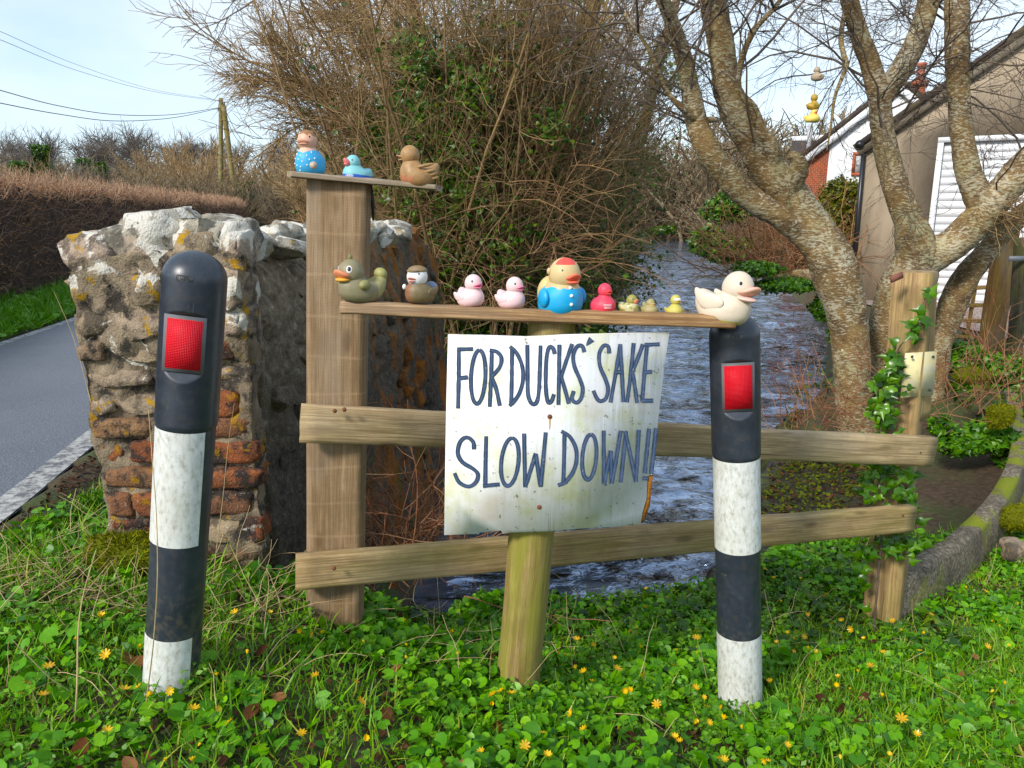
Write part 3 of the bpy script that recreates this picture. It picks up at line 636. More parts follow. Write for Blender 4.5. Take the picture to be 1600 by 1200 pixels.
LET = {
 'F': [[(147, 178), (146, 360), (142, 552)], [(136, 182), (236, 180)], [(148, 363), (204, 356)]],
 'O': [el(268, 355, 45, 168, 8)],
 'R': [[(354, 185), (348, 360), (340, 542)], [(340, 188), (385, 198), (413, 235), (405, 288), (372, 332), (348, 352)], [(350, 350), (380, 430), (403, 535)]],
 'D': [[(480, 172), (478, 350), (474, 520)], [(466, 165), (508, 205), (542, 285), (548, 370), (528, 450), (492, 508), (462, 536)]],
 'U': [[(575, 155), (577, 350), (580, 465), (602, 520), (630, 518), (645, 465), (652, 350), (658, 158)]],
 'C': [[(747, 212), (736, 176), (712, 170), (696, 230), (690, 350), (693, 455), (706, 515), (727, 505), (742, 462)]],
 'K': [[(776, 153), (773, 340), (770, 530)], [(856, 148), (820, 250), (786, 355)], [(788, 358), (812, 440), (835, 522)]],
 'S': [[(932, 200), (918, 162), (886, 165), (862, 220), (870, 290), (904, 370), (922, 430), (911, 490), (882, 516), (854, 492), (866, 442)]],
 'apostrophe': [[(978, 118), (958, 142), (944, 160)]],
 'S.1': [[(1087, 208), (1082, 166), (1052, 160), (1025, 210), (1030, 290), (1064, 370), (1080, 430), (1066, 490), (1030, 506), (1006, 482), (988, 440)]],
 'A': [[(1157, 150), (1128, 330), (1095, 515)], [(1155, 150), (1166, 330), (1176, 512)], [(1126, 326), (1166, 324)]],
 'K.1': [[(1240, 143), (1222, 330), (1199, 514)], [(1298, 150), (1265, 240), (1231, 326)], [(1233, 330), (1248, 420), (1262, 518)]],
 'E': [[(1324, 150), (1308, 330), (1293, 508)], [(1308, 155), (1402, 150)], [(1308, 326), (1356, 322)], [(1288, 503), (1362, 503)]],
 'S.2': [[(242, 808), (236, 760), (196, 732), (156, 760), (140, 830), (170, 888), (235, 928), (266, 962), (256, 1010), (210, 1040), (150, 1015), (120, 955)]],
 'L': [[(318, 725), (314, 880), (312, 1045)], [(298, 1036), (402, 1026)]],
 'O.1': [el(466, 886, 54, 150, 14)],
 'W': [[(555, 708), (558, 880), (562, 1045)], [(563, 1040), (596, 935), (628, 832)], [(628, 835), (642, 940), (658, 1042)], [(658, 1040), (674, 870), (690, 700)]],
 'D.1': [[(808, 702), (805, 860), (800, 1025)], [(788, 694), (840, 728), (878, 800), (882, 880), (860, 950), (812, 1013), (766, 1032)]],
 'O.2': [el(963, 856, 44, 142, 10)],
 'W.1': [[(1053, 690), (1054, 860), (1056, 1025)], [(1057, 1020), (1078, 915), (1098, 815)], [(1098, 818), (1100, 920), (1103, 1022)], [(1104, 1018), (1132, 860), (1160, 690)]],
 'N': [[(1192, 695), (1176, 860), (1160, 1015)], [(1186, 692), (1222, 850), (1256, 1012)], [(1273, 685), (1264, 850), (1254, 1008)]],
 '!': [[(1338, 678), (1324, 820), (1310, 958)], [(1296, 988), (1330, 990)]],
 '!.1': [[(1380, 674), (1366, 820), (1350, 962)]],
}
for nm, strokes in LET.items():
    bag = Bag()
    for si, st in enumerate(strokes):
        c = catmull(np.array([(680+a/4, 500+b_/4, 0.) for a, b_ in st]), 34 if len(st) > 2 else 14); n_ = len(c)
        tn = norm(np.gradient(c, axis=0)); nr = np.stack([-tn[:, 1], tn[:, 0]], 1); wd = 3.1+.45*fbm(c*.2+si*9, .6, 3, 2)
        if nm == 'apostrophe': wd = np.linspace(5.5, .6, n_)
        rows = []
        for j, k in enumerate((-1, -.5, 0, .5, 1)): rows.append([SPT(*(c[i, :2]+nr[i]*wd[i]*k), .0014+.0003*si) for i in range(n_)])
        R_ = np.array(rows).transpose(1, 0, 2); idd = np.arange(n_*5).reshape(n_, 5)
        bag.add(R_.reshape(-1, 3), np.stack([idd[:-1, :-1], idd[:-1, 1:], idd[1:, 1:], idd[1:, :-1]], -1).reshape(-1, 4), np.tile([0, .25, .5, .75, 1], n_))
    put('letter', bag.mesh('letter'), M_BRUSH, board)
for (a, b_, L) in ((1007, 527, 3), (1012, 530, 4), (1018, 529, 3), (1024, 530, 4), (712, 531, 3), (719, 530, 3)):
    pass
# long plank shelf over the sign
shelf1 = empty('long_shelf', P(862, 497, 2.2), 'long split brown plank shelf above the white sign carrying a row of rubber ducks', 'shelf')
plank('board', P(539, 481, 2.20), P(1141, 504, 2.17), (0, .12, 1), .040, .13, W_SHELF, shelf1, 31, .006, 60, .006, .006)

# ------------------------------------------------------------------ bollards
def m_boll(col, n):
    m, nt, b = newmat(n); o = obj_c(nt); a = noise(nt, o, 12, 4); s = noise(nt, mapping(nt, o, (160, 160, 20)), 1., 3)
    c = mix(nt, ramp(nt, a, [(.4, 0.), (.75, .5)]), col, tuple(x*1.9 for x in col)); c = mix(nt, ramp(nt, s, [(.70, 0.), (.76, .35)]), c, (.25, .25, .25)); sc_ = noise(nt, mapping(nt, o, (9, 9, 60)), 1., 5, .75, 1.5); c = mix(nt, ramp(nt, sc_, [(.66, 0.), (.69, .45)]), c, (.20, .20, .19)); dz = N(nt, 'SeparateXYZ', {0: o}).outputs[2]; mud = N(nt, 'Math', {0: ramp(nt, noise(nt, o, 45, 5, .7), [(.46, 0.), (.62, .8)]), 1: N(nt, 'MapRange', {'Value': dz, 'From Min': .45, 'From Max': .05, 'To Min': .12}).outputs[0]}, operation='MULTIPLY').outputs[0]; c = mix(nt, mud, c, (.16, .13, .09))
    setb(nt, b, c, ramp(nt, a, [(.35, .30), (.7, .46)]), s, .05, .002, spec=.6); return m
M_BOLL = m_boll((.022, .027, .036), 'bollard_plastic')
def m_tape():
    m, nt, b = newmat('white_band'); o = obj_c(nt); n = noise(nt, mapping(nt, o, (1, 1, .45)), 95, 4, .65); n2 = noise(nt, o, 8, 4)
    c = ramp(nt, n, [(.3, (.36, .35, .31)), (.45, (.60, .60, .56)), (.65, (.72, .73, .71))]); c = mix(nt, ramp(nt, n2, [(.45, 0.), (.7, .45)]), c, (.46, .46, .38)); c = mix(nt, ramp(nt, noise(nt, o, 140, 2), [(.70, 0.), (.76, .8)]), c, (.12, .11, .10))
    setb(nt, b, c, .5, n, .3, .002); return m
M_TAPE = m_tape()
def m_refl():
    m, nt, b = newmat('red_reflector'); o = obj_c(nt)
    wv = N(nt, 'TexWave', {'Vector': o, 'Scale': 85., 'Distortion': 0.}, wave_type='BANDS', bands_direction='X').outputs[1]; wz = N(nt, 'TexWave', {'Vector': o, 'Scale': 85.}, wave_type='BANDS', bands_direction='Z').outputs[1]
    h = N(nt, 'Math', {0: wv, 1: wz}, operation='MULTIPLY').outputs[0]
    c = mix(nt, h, (.55, .003, .012), (.95, .03, .05)); setb(nt, b, c, .42, h, .6, .003, spec=.35)
    return m
M_REFL = m_refl(); M_FRAME = flat('reflector_frame', (.13, .13, .135), .5)
def bollard(label, base, top, R, face, gap, bands, zr, group):
    base = Vector([float(c) for c in base]); top = Vector([float(c) for c in top]); H = (top-base).length
    root = empty('bollard', base, label, 'bollard', group)
    zax = (top-base).normalized(); f = Vector((math.sin(face), -math.cos(face), 0)); f = (f-zax*f.dot(zax)).normalized()
    M = Matrix((zax.cross(f)*-1, f*-1, zax)).transposed().to_4x4()     # local -Y looks out of the reflector
    if M.to_3x3().determinant() < 0: M = Matrix((zax.cross(f), f*-1, zax)).transposed().to_4x4()
    M.translation = base
    capl = H-bands[0]
    dome = [(R*math.cos(t), H-R*.92+R*.92*math.sin(t)) for t in np.linspace(0, math.pi/2, 26)][::-1]
    dome[0] = (.0005, H)
    prof = dome+[(R, z) for z in np.linspace(H-R*.95, H-capl+.012, 110)]+[(R-.002, H-capl+.005), (R*.945, H-capl), (R*.92, H-capl-.004)]
    V, F = lathe(prof[::-1], 120)
    ym = -R*.80; z0, z1 = zr; zc = V[:, 2]
    lim = np.where(zc < z0, ym-(z0-zc)*.62, np.where(zc > z1, ym-(zc-z1)*1.5, ym)); V[:, 1] = np.maximum(V[:, 1], lim)
    cap = put('cap', mesh('cap', V, F, True), M_BOLL, root, M)
    rb = R*.945
    V, F = lathe([(rb, 0), (rb, .02)]+[(rb, z) for z in np.linspace(.03, H-capl+.01, 24)], 64); put('tube', mesh('tube', V, F, True), M_BOLL, root, M)
    for (za, zb) in ((bands[1], bands[0]), (bands[3], bands[2])):
        a0, a1 = gap; th = np.linspace(math.radians(a0), math.radians(a1), 72); zz = np.linspace(za, zb, 8); r2 = rb+.0014
        Vb = np.array([[(r2*math.sin(t), -r2*math.cos(t), z) for t in th] for z in zz]); idd = np.arange(8*72).reshape(8, 72)
        put('white_band', mesh('white_band', Vb.reshape(-1, 3), np.stack([idd[:-1, :-1], idd[:-1, 1:], idd[1:, 1:], idd[1:, :-1]], -1).reshape(-1, 4), True), M_TAPE, root, M)
    hw = R*.58; zz = (z0+z1)/2; hz = (z1-z0)/2
    V, F = box(2*hw+.008, .007, 2*hz, 2, 1, 2); fr = put('reflector_frame', mesh('reflector_frame', V+np.array([0, ym-.002, zz]), F), M_FRAME, root, M)
    V, F = box(2*hw-.006, .006, 2*hz-.016, 2, 1, 2); put('reflector', mesh('reflector', V+np.array([0, ym-.0045, zz]), F), M_REFL, fr, M)
    # recessed maker's tag on the dome
    zt = H-R*.80; rt = R*.99
    tagp = put('tag', mesh('tag', *slab([(-.020, -rt-.0006, zt-.006), (.014, -rt-.0006, zt-.006), (.014, -rt*.985, zt+.006), (-.020, -rt*.985, zt+.006)], (0, 1, 0), .01)), M_FRAME, root, M)
    bag = Bag(); yb = lambda z_: -rt-.0012+.012*R*(z_-zt+.006)/.012/1.0
    def mark(x0, z0_, x1, z1_, w=.0009):
        dx, dz = x1-x0, z1_-z0_; l = math.hypot(dx, dz); ox, oz = -dz/l*w, dx/l*w
        q_ = [(x0+ox, z0_+oz), (x0-ox, z0_-oz), (x1-ox, z1_-oz), (x1+ox, z1_+oz)]; bag.add(np.array([(a, -rt-.0016+.0006*(b2-zt)/.006, b2) for a, b2 in q_]), np.array([[0, 1, 2, 3]]))
    a, h_ = -.012, .0035
    for (x0, c0, x1, c1) in ((0, 1, 0, -1), (.004, 1, .004, -1), (.007, 1, .007, -1), (.004, -1, .007, -1), (.004, 1, .007, 1), (.010, 1, .0145, 1), (.0125, 1, .0115, -1), (.0175, 1, .0165, -1)): mark(a+x0, zt+c0*h_, a+x1, zt+c1*h_)
    mark(-.020, zt+.0062, .014, zt+.0062); mark(-.0204, zt-.006, -.0204, zt+.006)
    put('lettering', bag.mesh('lettering'), M_DARK, tagp, M)
    return root
G = 'reflective bollards on the verge'
def hts(base, top, pys, px):  # heights along the axis for photo rows
    base = np.array(base); top = np.array(top); out = []
    for py in pys:
        best = min(np.linspace(0, 1, 800), key=lambda t: abs(pix((base+(top-base)*t))[1]-py)); out.append(best*np.linalg.norm(top-base))
    return out
def pix(p):
    d = np.asarray(p, float)-np.array([0, 0, CAMZ]); zc = d[1]*CP-d[2]*SP; yc = d[1]*SP+d[2]*CP; return 800+FPX*d[0]/zc, 600-FPX*yc/zc
lb0, lb1 = P(264, 1130, 1.76), P(307, 392, 1.76)
hb = hts(lb0, lb1, (664, 838, 980, 1140, 487, 573), 0)
bollard('black and white bollard in front of the stone wall, red reflector facing left', lb0, lb1, .0710, math.radians(8), (-110, 52), hb[:4], (hb[5], hb[4]), G)
rb0, rb1 = P(1157, 1140, 2.26), P(1147, 489, 2.26)
hb = hts(rb0, rb1, (712, 853, 984, 1150, 560, 634), 0)
bollard('black and white bollard before the stream, under the right end of the duck shelf', rb0, rb1, .0740, math.radians(-8), (-110, 110), hb[:4], (hb[5], hb[4]), G)
# ------------------------------------------------------------------ rubber ducks
SPHV, SPHF = sphere(36, 26)
M_EYEW = plastic('eye_white', (.78, .76, .72), .3, .1); M_EYEB = plastic('eye_black', (.012, .012, .016), .2, .0)
M_WHITE = plastic('white_print', (.85, .85, .83), .5, .1)
def ell(c, s, rot=None, nu=20, nv=14, fn=None):
    V, F = sphere(nu, nv); V = V*np.asarray(s, float)
    if fn is not None: V = fn(V)
    if rot is not None: V = V@np.array(Matrix.Rotation(rot[1], 3, rot[0])).T
    return V+np.asarray(c, float), F
def duck(label, px, py, F, wpx, yaw, body, beak, hr=.25, hx=.17, hz=.66, bz=1.0, bw=.80, tail=.2, neck=.28, wings=True, head=None, beak2=None, body2=None, paint=None,
         head2=None, hpaint=None, bk=(.17, .16, .05), bopen=.045, eye=.055, eyes=True, tilt=(0, 0), rough=.47, dirt=.3, hyaw=0, ear=None, dcol=(.3, .27, .2), name='rubber_duck', wz=.30, wcol=None, belly=.22):
    s = wpx*F*1.02/FPX/CPy(py)
    root = empty(name, P(px, py, F), label, 'duck', None)
    a = math.radians(yaw-90)
    M = Matrix.Translation(Vector([float(c) for c in P(px, py, F)])) @ Matrix.Rotation(math.radians(tilt[0]), 4, 'Y') @ Matrix.Rotation(math.radians(tilt[1]), 4, 'X') @ Matrix.Rotation(a, 4, 'Z') @ Matrix.Scale(s, 4)
    n = label[:18]
    mb = plastic('paint '+n, body, rough, dirt, dcol, col2=body2); mh = mb if head is None and head2 is None else plastic('head '+n, head or body, rough, dirt, dcol, col2=head2)
    mk = plastic('beak '+n, beak, rough, .12, dcol); mk2 = mk if beak2 is None else plastic('lower '+n, beak2, rough, .12, dcol)
    u = SPHV; x = .5*u[:, 0]; y = bw/2*u[:, 1]*(1-.10*np.maximum(0, u[:, 0])**2); z = .31*bz*np.sign(u[:, 2])*np.abs(u[:, 2])**.85
    z = np.maximum(z, -belly*bz)
    flatc = z <= -belly*bz+1e-6; 
    w = np.clip((-x-.12)/.38, 0, 1)**1.6; z = z+w*tail; y = y*(1-.55*w*np.clip(u[:, 2]+.6, 0, 1)); x = x-.05*w
    z = z+.05*np.clip(x/.5, 0, 1)**2
    z = z-.06*bz*np.exp(-((x+.16)/.13)**2-(y/.22)**2)*(u[:, 2] > 0)
    z = z+np.where(u[:, 2] > 0, neck*np.exp(-((x-hx)/(hr*.80))**2-(y/(hr*.80))**2), 0)
    BV = np.stack([x, y, z+belly*bz], 1)
    att = {'paint': paint(BV) if paint else np.zeros(len(BV))}
    put('body', mesh('body', BV, SPHF, True, att), mb, root, M)
    H = np.array([hx, 0, hz]); hu = u*np.array([1.0, .98, 1.0]); hu[:, 2] += .06*np.clip(hu[:, 2], 0, 1); HV = hu*hr
    Rh = np.array(Matrix.Rotation(math.radians(hyaw), 3, 'Z')); att = {'paint': hpaint(HV/hr) if hpaint else np.zeros(len(HV))}
    hd = put('head', mesh('head', HV@Rh.T+H, SPHF, True, att), mh, root, M)
    L, Wd, T = bk
    def up(V): V[:, 2] += T*.9*(V[:, 0]/L)*np.abs(V[:, 0]/L)+.25*T*np.cos(V[:, 1]/Wd*1.5); return V
    def dn(V): V[:, 2] += T*.4*(V[:, 0]/L); return V
    q, f_ = ell((hr*.86, 0, -hr*.16), (L, Wd, T), ('Y', -.10), fn=up); put('upper_beak', mesh('upper_beak', q@Rh.T+H, f_, True), mk, hd, M)
    q, f_ = ell((hr*.80, 0, -hr*.20-bopen), (L*.86, Wd*.86, T*.7), ('Y', .22), fn=dn); put('lower_beak', mesh('lower_beak', q@Rh.T+H, f_, True), mk2, hd, M)
    if eyes:
        for sd in (-1, 1):
            az, elv = math.radians(44)*sd, math.radians(20); d = np.array([math.cos(elv)*math.cos(az), math.cos(elv)*math.sin(az), math.sin(elv)])
            B = np.array(frame((0, 0, 0), d, (0, 0, 1)).to_3x3())
            for nm, r_, off, mm in (('eye', eye, .94, M_EYEW), ('pupil', eye*.62, 1.03, M_EYEB)):
                V, f_ = sphere(14, 10); V = (V*np.array([.30 if nm == 'eye' else .22, .8, 1.0])*r_)@B.T+d*hr*off*(1.0 if nm == 'eye' else .975)
                e_ = put(nm, mesh(nm, V@Rh.T+H, f_, True), mm, hd, M)
    if wings:
        mw = mb if wcol is None else plastic('wing '+n, wcol, rough, dirt, dcol)
        for sd in (-1, 1):
            def wf(V): V[:, 2] += .10*np.clip(-V[:, 0]/.24, 0, 1.2)**2; V[:, 1] += sd*.03*np.clip(-V[:, 0]/.24, 0, 1); return V
            q, f_ = ell((-.07, sd*bw*.455, wz*bz), (.25, .055, .13), fn=wf); put('wing', mesh('wing', q, f_, True, {'paint': paint(q) if paint else np.zeros(len(q))}), mw, root, M)
    BODY[root.name] = BV; return root, M, hd, H, s
BODY = {}
def on_body(root, az, zz):
    V = BODY[root.name]; a = np.arctan2(V[:, 1], V[:, 0]); return V[np.argmin(((a-az)*.4)**2+(V[:, 2]-zz)**2+(V[:, 0] < -.2)*9)]
def CPy(py): return ray(800, py)[1]
def extra(root, M, name, V, F, mat, parent=None): return put(name, mesh(name, np.asarray(V), F, True), mat, parent or root, M)
SFD = 2.175
OR = (.75, .17, .03)
# olive duck with tuft
r, M, hd, H, s = duck('olive rubber duck with orange beak at the left end of the long shelf', 567, 470, SFD, 78, -46, (.24, .205, .11), (.72, .24, .11), .25, .24, .56, .82, .72, .26, .28, False, beak2=(.70, .34, .03), bk=(.15, .19, .075), bopen=.07, eye=.075, dcol=(.15, .14, .07), hyaw=6, body2=(.36, .32, .12), paint=lambda v: sstep(-.10, -.22, v[:, 0]))
V, F = ell((0, 0, .29), (.045, .03, .06)); extra(r, M, 'tuft', V+H, F, plastic('tuft', (.2, .19, .06), .5), hd)
for sd in (-1, 1):
    V, F = ell((.16, sd*.34, .34), (.15, .10, .10), ('Z', sd*.5)); extra(r, M, 'wing', V, F, plastic('olive wing', (.26, .245, .08), .5, .3))
V, F = ell((-.44, 0, .50), (.12, .15, .13), ('Y', .6)); extra(r, M, 'tail', V, F, plastic('olive tail', (.32, .30, .09), .45, .3))
# brown duck with flat cap
r, M, hd, H, s = duck('brown rubber duck with white head and flat cap beside the olive duck', 657, 472, SFD, 53, -26, (.25, .11, .05), (.70, .26, .18), .30, .14, .74, 1.0, .84, .12, .30, True, head=(.78, .76, .72), body2=(.17, .12, .045), paint=lambda v: sstep(-.05, .10, v[:, 1]), beak2=(.45, .08, .06), bk=(.12, .13, .035), bopen=.05, eye=.045)
V, F = ell((-.02, 0, .16), (.285, .285, .16), fn=lambda V: np.stack([V[:, 0], V[:, 1], np.maximum(V[:, 2], -.01)], 1)); extra(r, M, 'cap', V+H, F, plastic('cap cloth', (.24, .15, .05), .6, .4, (.20, .26, .42)), hd)
V, F = ell((.22, 0, .19), (.12, .2, .02), ('Y', .15)); extra(r, M, 'cap_peak', V+H, F, plastic('cap peak', (.22, .14, .05), .6), hd)
V, F = ell((.40, .05, .40), (.03, .07, .09), ('Y', -.5)); extra(r, M, 'bib', V, F, M_WHITE)
V, F = ell((.35, .06, .53), (.05, .08, .05)); extra(r, M, 'neck_scarf', V, F, plastic('scarf', (.12, .15, .22), .6))
V, F = ell((.20, -.40, .44), (.07, .06, .08)); extra(r, M, 'white_cup', V, F, M_WHITE)
V, F = ell((-.34, .16, .42), (.16, .2, .16)); extra(r, M, 'pack', V, F, plastic('blue grey pack', (.20, .25, .38), .5))
# pink pair
PK = (.80, .55, .55)
for lab, px_, py_, w_, yw in (('pale pink rubber duck nearest the brown capped duck', 735, 477.5, 50, 38), ('pale pink rubber duck next to the big blue duck', 798, 480.5, 49, 46)):
    duck(lab, px_, py_, SFD, w_, yw, PK, (.78, .19, .30), .27, .17, .68, .92, .8, .24, .3, True, bk=(.15, .15, .04), bopen=.035, eye=.06, dirt=.18, dcol=(.62, .38, .36))
# big blue duck
r, M, hd, H, s = duck('big rubber duck in a bright blue coat with white buttons', 875, 491, SFD, 74, 32, (.0, .36, .68), (.80, .13, .06), .33, .14, .82, 1.22, .94, .10, .30, False, head=(.60, .44, .20), body2=(.60, .42, .19), paint=lambda v: np.clip(.5+(v[:, 2]-.58+.05*vnoise(v, 9, 3))*9+np.clip(-v[:, 0]-.30, 0, 1)*14, 0, 1), bk=(.15, .17, .06), bopen=.06, eye=.035, dirt=.10,
    head2=(.72, .07, .05), hpaint=lambda v: np.clip(np.where((v[:, 2] > .62) & (v[:, 0] > .05) & (v[:, 1] < .35), 1., 0.)+np.where((np.abs(v[:, 0]+.55) < .07) & (v[:, 2] < .2), 1., 0), 0, 1), wz=.33)
for zz in (.60, .45, .30):
    V, F = ell(on_body(r, -.12, zz), (.035, .035, .035)); extra(r, M, 'button', V, F, M_WHITE)
for sd in (-1, 1): V, F = ell((.02, sd*.43, .36), (.22, .09, .20), ('Z', sd*.25)); extra(r, M, 'wing', V, F, plastic('blue wing', (.0, .34, .66), .38, .1))
for sd in (-1, 1): V, F = ell((-.10, sd*.31, .08), (.05, .05, .07)); extra(r, M, 'ear', V+H, F, plastic('ear', (.60, .45, .22), .4), hd)
V, F = ell((-.42, 0, .44), (.20, .26, .34), ('Y', .25)); extra(r, M, 'back_pack', V, F, plastic('tan pack', (.60, .46, .17), .45))
# red duck
def ring_text(root, M, rows, mat, x0, bw, zc):
    bag = Bag()
    for (u0, u1, z0_, z1_) in rows:
        us = np.linspace(u0, u1, 4); q = []
        for zz in (z0_, z1_):
            for a in us: q.append((math.cos(a)*.5*x0, math.sin(a)*bw/2*x0, zz))
        q = np.array(q); bag.add(q, np.array([[i, i+1, i+5, i+4] for i in range(3)]))
    return put('lettering', bag.mesh('lettering'), mat, root, M)
def letters(a0, a1, zc, h, n, seed):
    rg = random.Random(seed); out = []; st = (a1-a0)/n
    for i in range(n):
        a = a0+i*st; w = st*.72; k = rg.choice('HEOLN'); tk = st*.2
        out.append((a, a+tk, zc-h, zc+h))
        if k in 'HON': out.append((a+w-tk, a+w, zc-h, zc+h))
        if k in 'HE': out.append((a, a+w, zc-h*.15, zc+h*.15))
        if k in 'EOL': out.append((a, a+w, zc-h, zc-h*.7))
        if k in 'EON': out.append((a, a+w, zc+h*.7, zc+h))
    return out
r, M, hd, H, s = duck('plain red rubber duck with small white print beside the big blue duck', 941.5, 488, SFD, 43, 30, (.74, .045, .09), (.78, .06, .05), .25, .10, .78, 1.0, .90, .14, .34, False, bk=(.15, .14, .05), bopen=.03, eyes=False, dirt=.08)
ring_text(r, M, letters(-.62, .02, .31, .034, 6, 3)+letters(-.58, .0, .22, .025, 8, 5), M_WHITE, 1.012, .90, .3)
# three small ones
r, M, hd, H, s = duck('small gold and green duck between the red duck and a khaki duckling', 982, 490, SFD, 33, 48, (.30, .27, .06), (.72, .22, .12), .26, .16, .62, .95, .8, .2, .25, True, body2=(.52, .48, .26), paint=lambda v: np.clip(.5+6*vnoise(v, 6, 8), 0, 1), bk=(.11, .15, .09), bopen=.03, eye=.05, dirt=.5, dcol=(.16, .15, .03))
duck('small khaki duckling, middle of the three little ducks', 1014, 491.5, SFD, 31, 25, (.34, .28, .10), (.60, .40, .16), .22, .10, .56, .9, .8, .30, .25, True, bk=(.13, .14, .05), bopen=.03, eyes=False, dirt=.4)
r, M, hd, H, s = duck('small yellow green duckling wearing a white mask near the cream duck', 1053.5, 494, SFD, 30, 12, (.50, .44, .08), (.58, .38, .03), .27, .08, .82, 1.0, .86, .12, .3, True, bk=(.10, .12, .05), bopen=.03, eyes=False, dirt=.3)
V, F = ell((.215, 0, .05), (.07, .2, .085)); extra(r, M, 'mask', V+H, F, plastic('mask', (.72, .72, .78), .3), hd)
# big cream duck
r, M, hd, H, s = duck('big cream rubber duck with open pink beak at the right end of the long shelf', 1124, 504, SFD-.01, 86, 48, (.66, .55, .42), (.82, .42, .30), .275, .20, .66, .98, .80, .20, .26, False, body2=(.56, .48, .10), paint=lambda v: np.clip(.5+(.085-v[:, 2])*7, 0, 1), bk=(.21, .22, .075), bopen=.10, beak2=(.80, .50, .42), eye=.055, dirt=.3, dcol=(.50, .42, .24), tilt=(9, 0), hyaw=-14)
for sd in (-1, 1):
    V, F = ell((-.12, sd*.37, .36), (.30, .05, .15), fn=lambda V: V+np.stack([V[:, 0]*0, V[:, 0]*0, .16*np.clip(-V[:, 0]/.3, 0, 1)**2], 1)); extra(r, M, 'wing', V, F, plastic('cream wing', (.66, .56, .43), .45, .3, (.5, .42, .24)))
# upper shelf
SU = 2.355
dots = [(.47, -.03, .30), (.45, .12, .42), (.42, -.19, .42), (.40, .26, .28), (.36, -.30, .28), (.46, .10, .22), (.44, -.15, .18), (.30, .36, .40), (.30, -.38, .42), (.26, .40, .24)]
r, M, hd, H, s = duck('rubber duck in a blue spotted swimsuit with brown hair on the upper shelf', 486, 273, SU, 50, -14, (.03, .36, .66), (.62, .30, .20), .30, .12, .98, 1.30, .90, .14, .36, False, head=(.66, .36, .24), body2=(.66, .42, .30), paint=lambda v: np.clip(.5+(v[:, 2]-.62-.3*np.abs(v[:, 1]))*14, 0, 1), head2=(.30, .13, .035), hpaint=lambda v: np.clip(.5+(v[:, 2]-.52+.30*vnoise(v, 3.5, 6)+np.clip(-v[:, 0]-.1, 0, 1)*1.2)*6, 0, 1), bk=(.10, .19, .05), bopen=.04, eye=.05, dirt=.15)
for k in range(16):
    V, F = ell(on_body(r, (-.95, -.55, -.15, .25, .6, -.75, -.35, .05, .45, .85, -.9, -.5, -.1, .3, .7, -.3)[k], (.62, .60, .52, .56, .64, .46, .42, .38, .42, .46, .28, .26, .22, .24, .28, .12)[k]), (.022, .024, .024), None, 8, 6); extra(r, M, 'spot', V, F, M_WHITE)
V, F = ell((-.46, .05, .44), (.20, .20, .30), ('Y', -.3)); extra(r, M, 'tail', V, F, plastic('tan tail', (.50, .33, .15), .5, .3))
V, F = ell((.34, .27, .26), (.11, .12, .11)); extra(r, M, 'teddy', V, F, plastic('teddy', (.62, .46, .33), .5, .7, (.10, .05, .03)))
r, M, hd, H, s = duck('teal and blue rubber duck with red beak, middle of the upper shelf', 558, 286, SU, 48, -42, (.20, .52, .54), (.66, .16, .15), .23, .20, .60, .95, .84, .16, .30, False, body2=(.015, .10, .50), paint=lambda v: np.clip(.5+(.24-v[:, 2]+.03*vnoise(v, 6, 2))*12+10*np.clip((v[:, 2]-.40)*8*(v[:, 2] < .52), 0, .06), 0, 1), bk=(.17, .12, .10), bopen=.02, eye=.045, dirt=.12, tilt=(6, 0))
V, F = ell((.16, 0, .44), (.25, .25, .05)); extra(r, M, 'collar', V, F, plastic('blue collar', (.02, .12, .52), .4))
ring_text(r, M, letters(.15, .75, .20, .03, 7, 9), M_WHITE, 1.012, .84, .3)
r, M, hd, H, s = duck('weathered brown carved duck with feathered wings on the upper shelf', 655, 291.5, SU, 58, -74, (.36, .20, .07), (.46, .26, .12), .25, .22, .78, 1.05, .82, .26, .40, False, bk=(.15, .08, .03), bopen=.05, eyes=False, dirt=.55, dcol=(.14, .07, .025), body2=(.42, .16, .07), paint=lambda v: sstep(.10, .3, v[:, 0])*sstep(.4, .15, v[:, 2]))
for sd in (-1, 1):
    for k in range(4):
        V, F = ell((-.12-.07*k, sd*(.37-.035*k), .46-.085*k+.06*(k == 0)), (.22-.02*k, .045, .045), ('Y', .22)); extra(r, M, 'feather', V, F, plastic('feather', (.38, .22, .075), .55, .6, (.14, .07, .025)))
# three ducks hung on a cord in the tree
HF = 5.3
cord = tubes(np.array([[P(1277, -60, HF), P(1277, 60, HF), P(1276, 110, HF), P(1271, 160, HF), P(1269, 188, HF)]]), np.full((1, 5), .0022), 5, True)
tag(put('hanging_cord', mesh('hanging_cord', *cord), flat('cord', (.12, .11, .09))), 'thin cord hanging from the tree with three ducks on it', 'cord')
duck('faded beige duck, topmost of three hanging in the tree', 1276.5, 126, HF, 19, -110, (.42, .31, .20), (.4, .25, .12), .25, .05, .80, 1., .9, .1, .3, True, eyes=False, bk=(.1, .1, .04), dirt=.4)
duck('ochre duck, middle of three hanging in the tree', 1270, 171, HF, 20, 110, (.48, .30, .03), (.6, .35, .03), .27, .05, .84, .9, .9, .1, .3, True, eyes=False, bk=(.08, .1, .04), dirt=.4, dcol=(.3, .15, .03))
duck('yellow duck with orange beak, lowest of three hanging in the tree', 1269, 191.5, HF, 22, 15, (.78, .60, .12), (.80, .20, .06), .24, .10, .66, .95, 1.1, .3, .3, True, eyes=False, bk=(.1, .12, .07), dirt=.1)
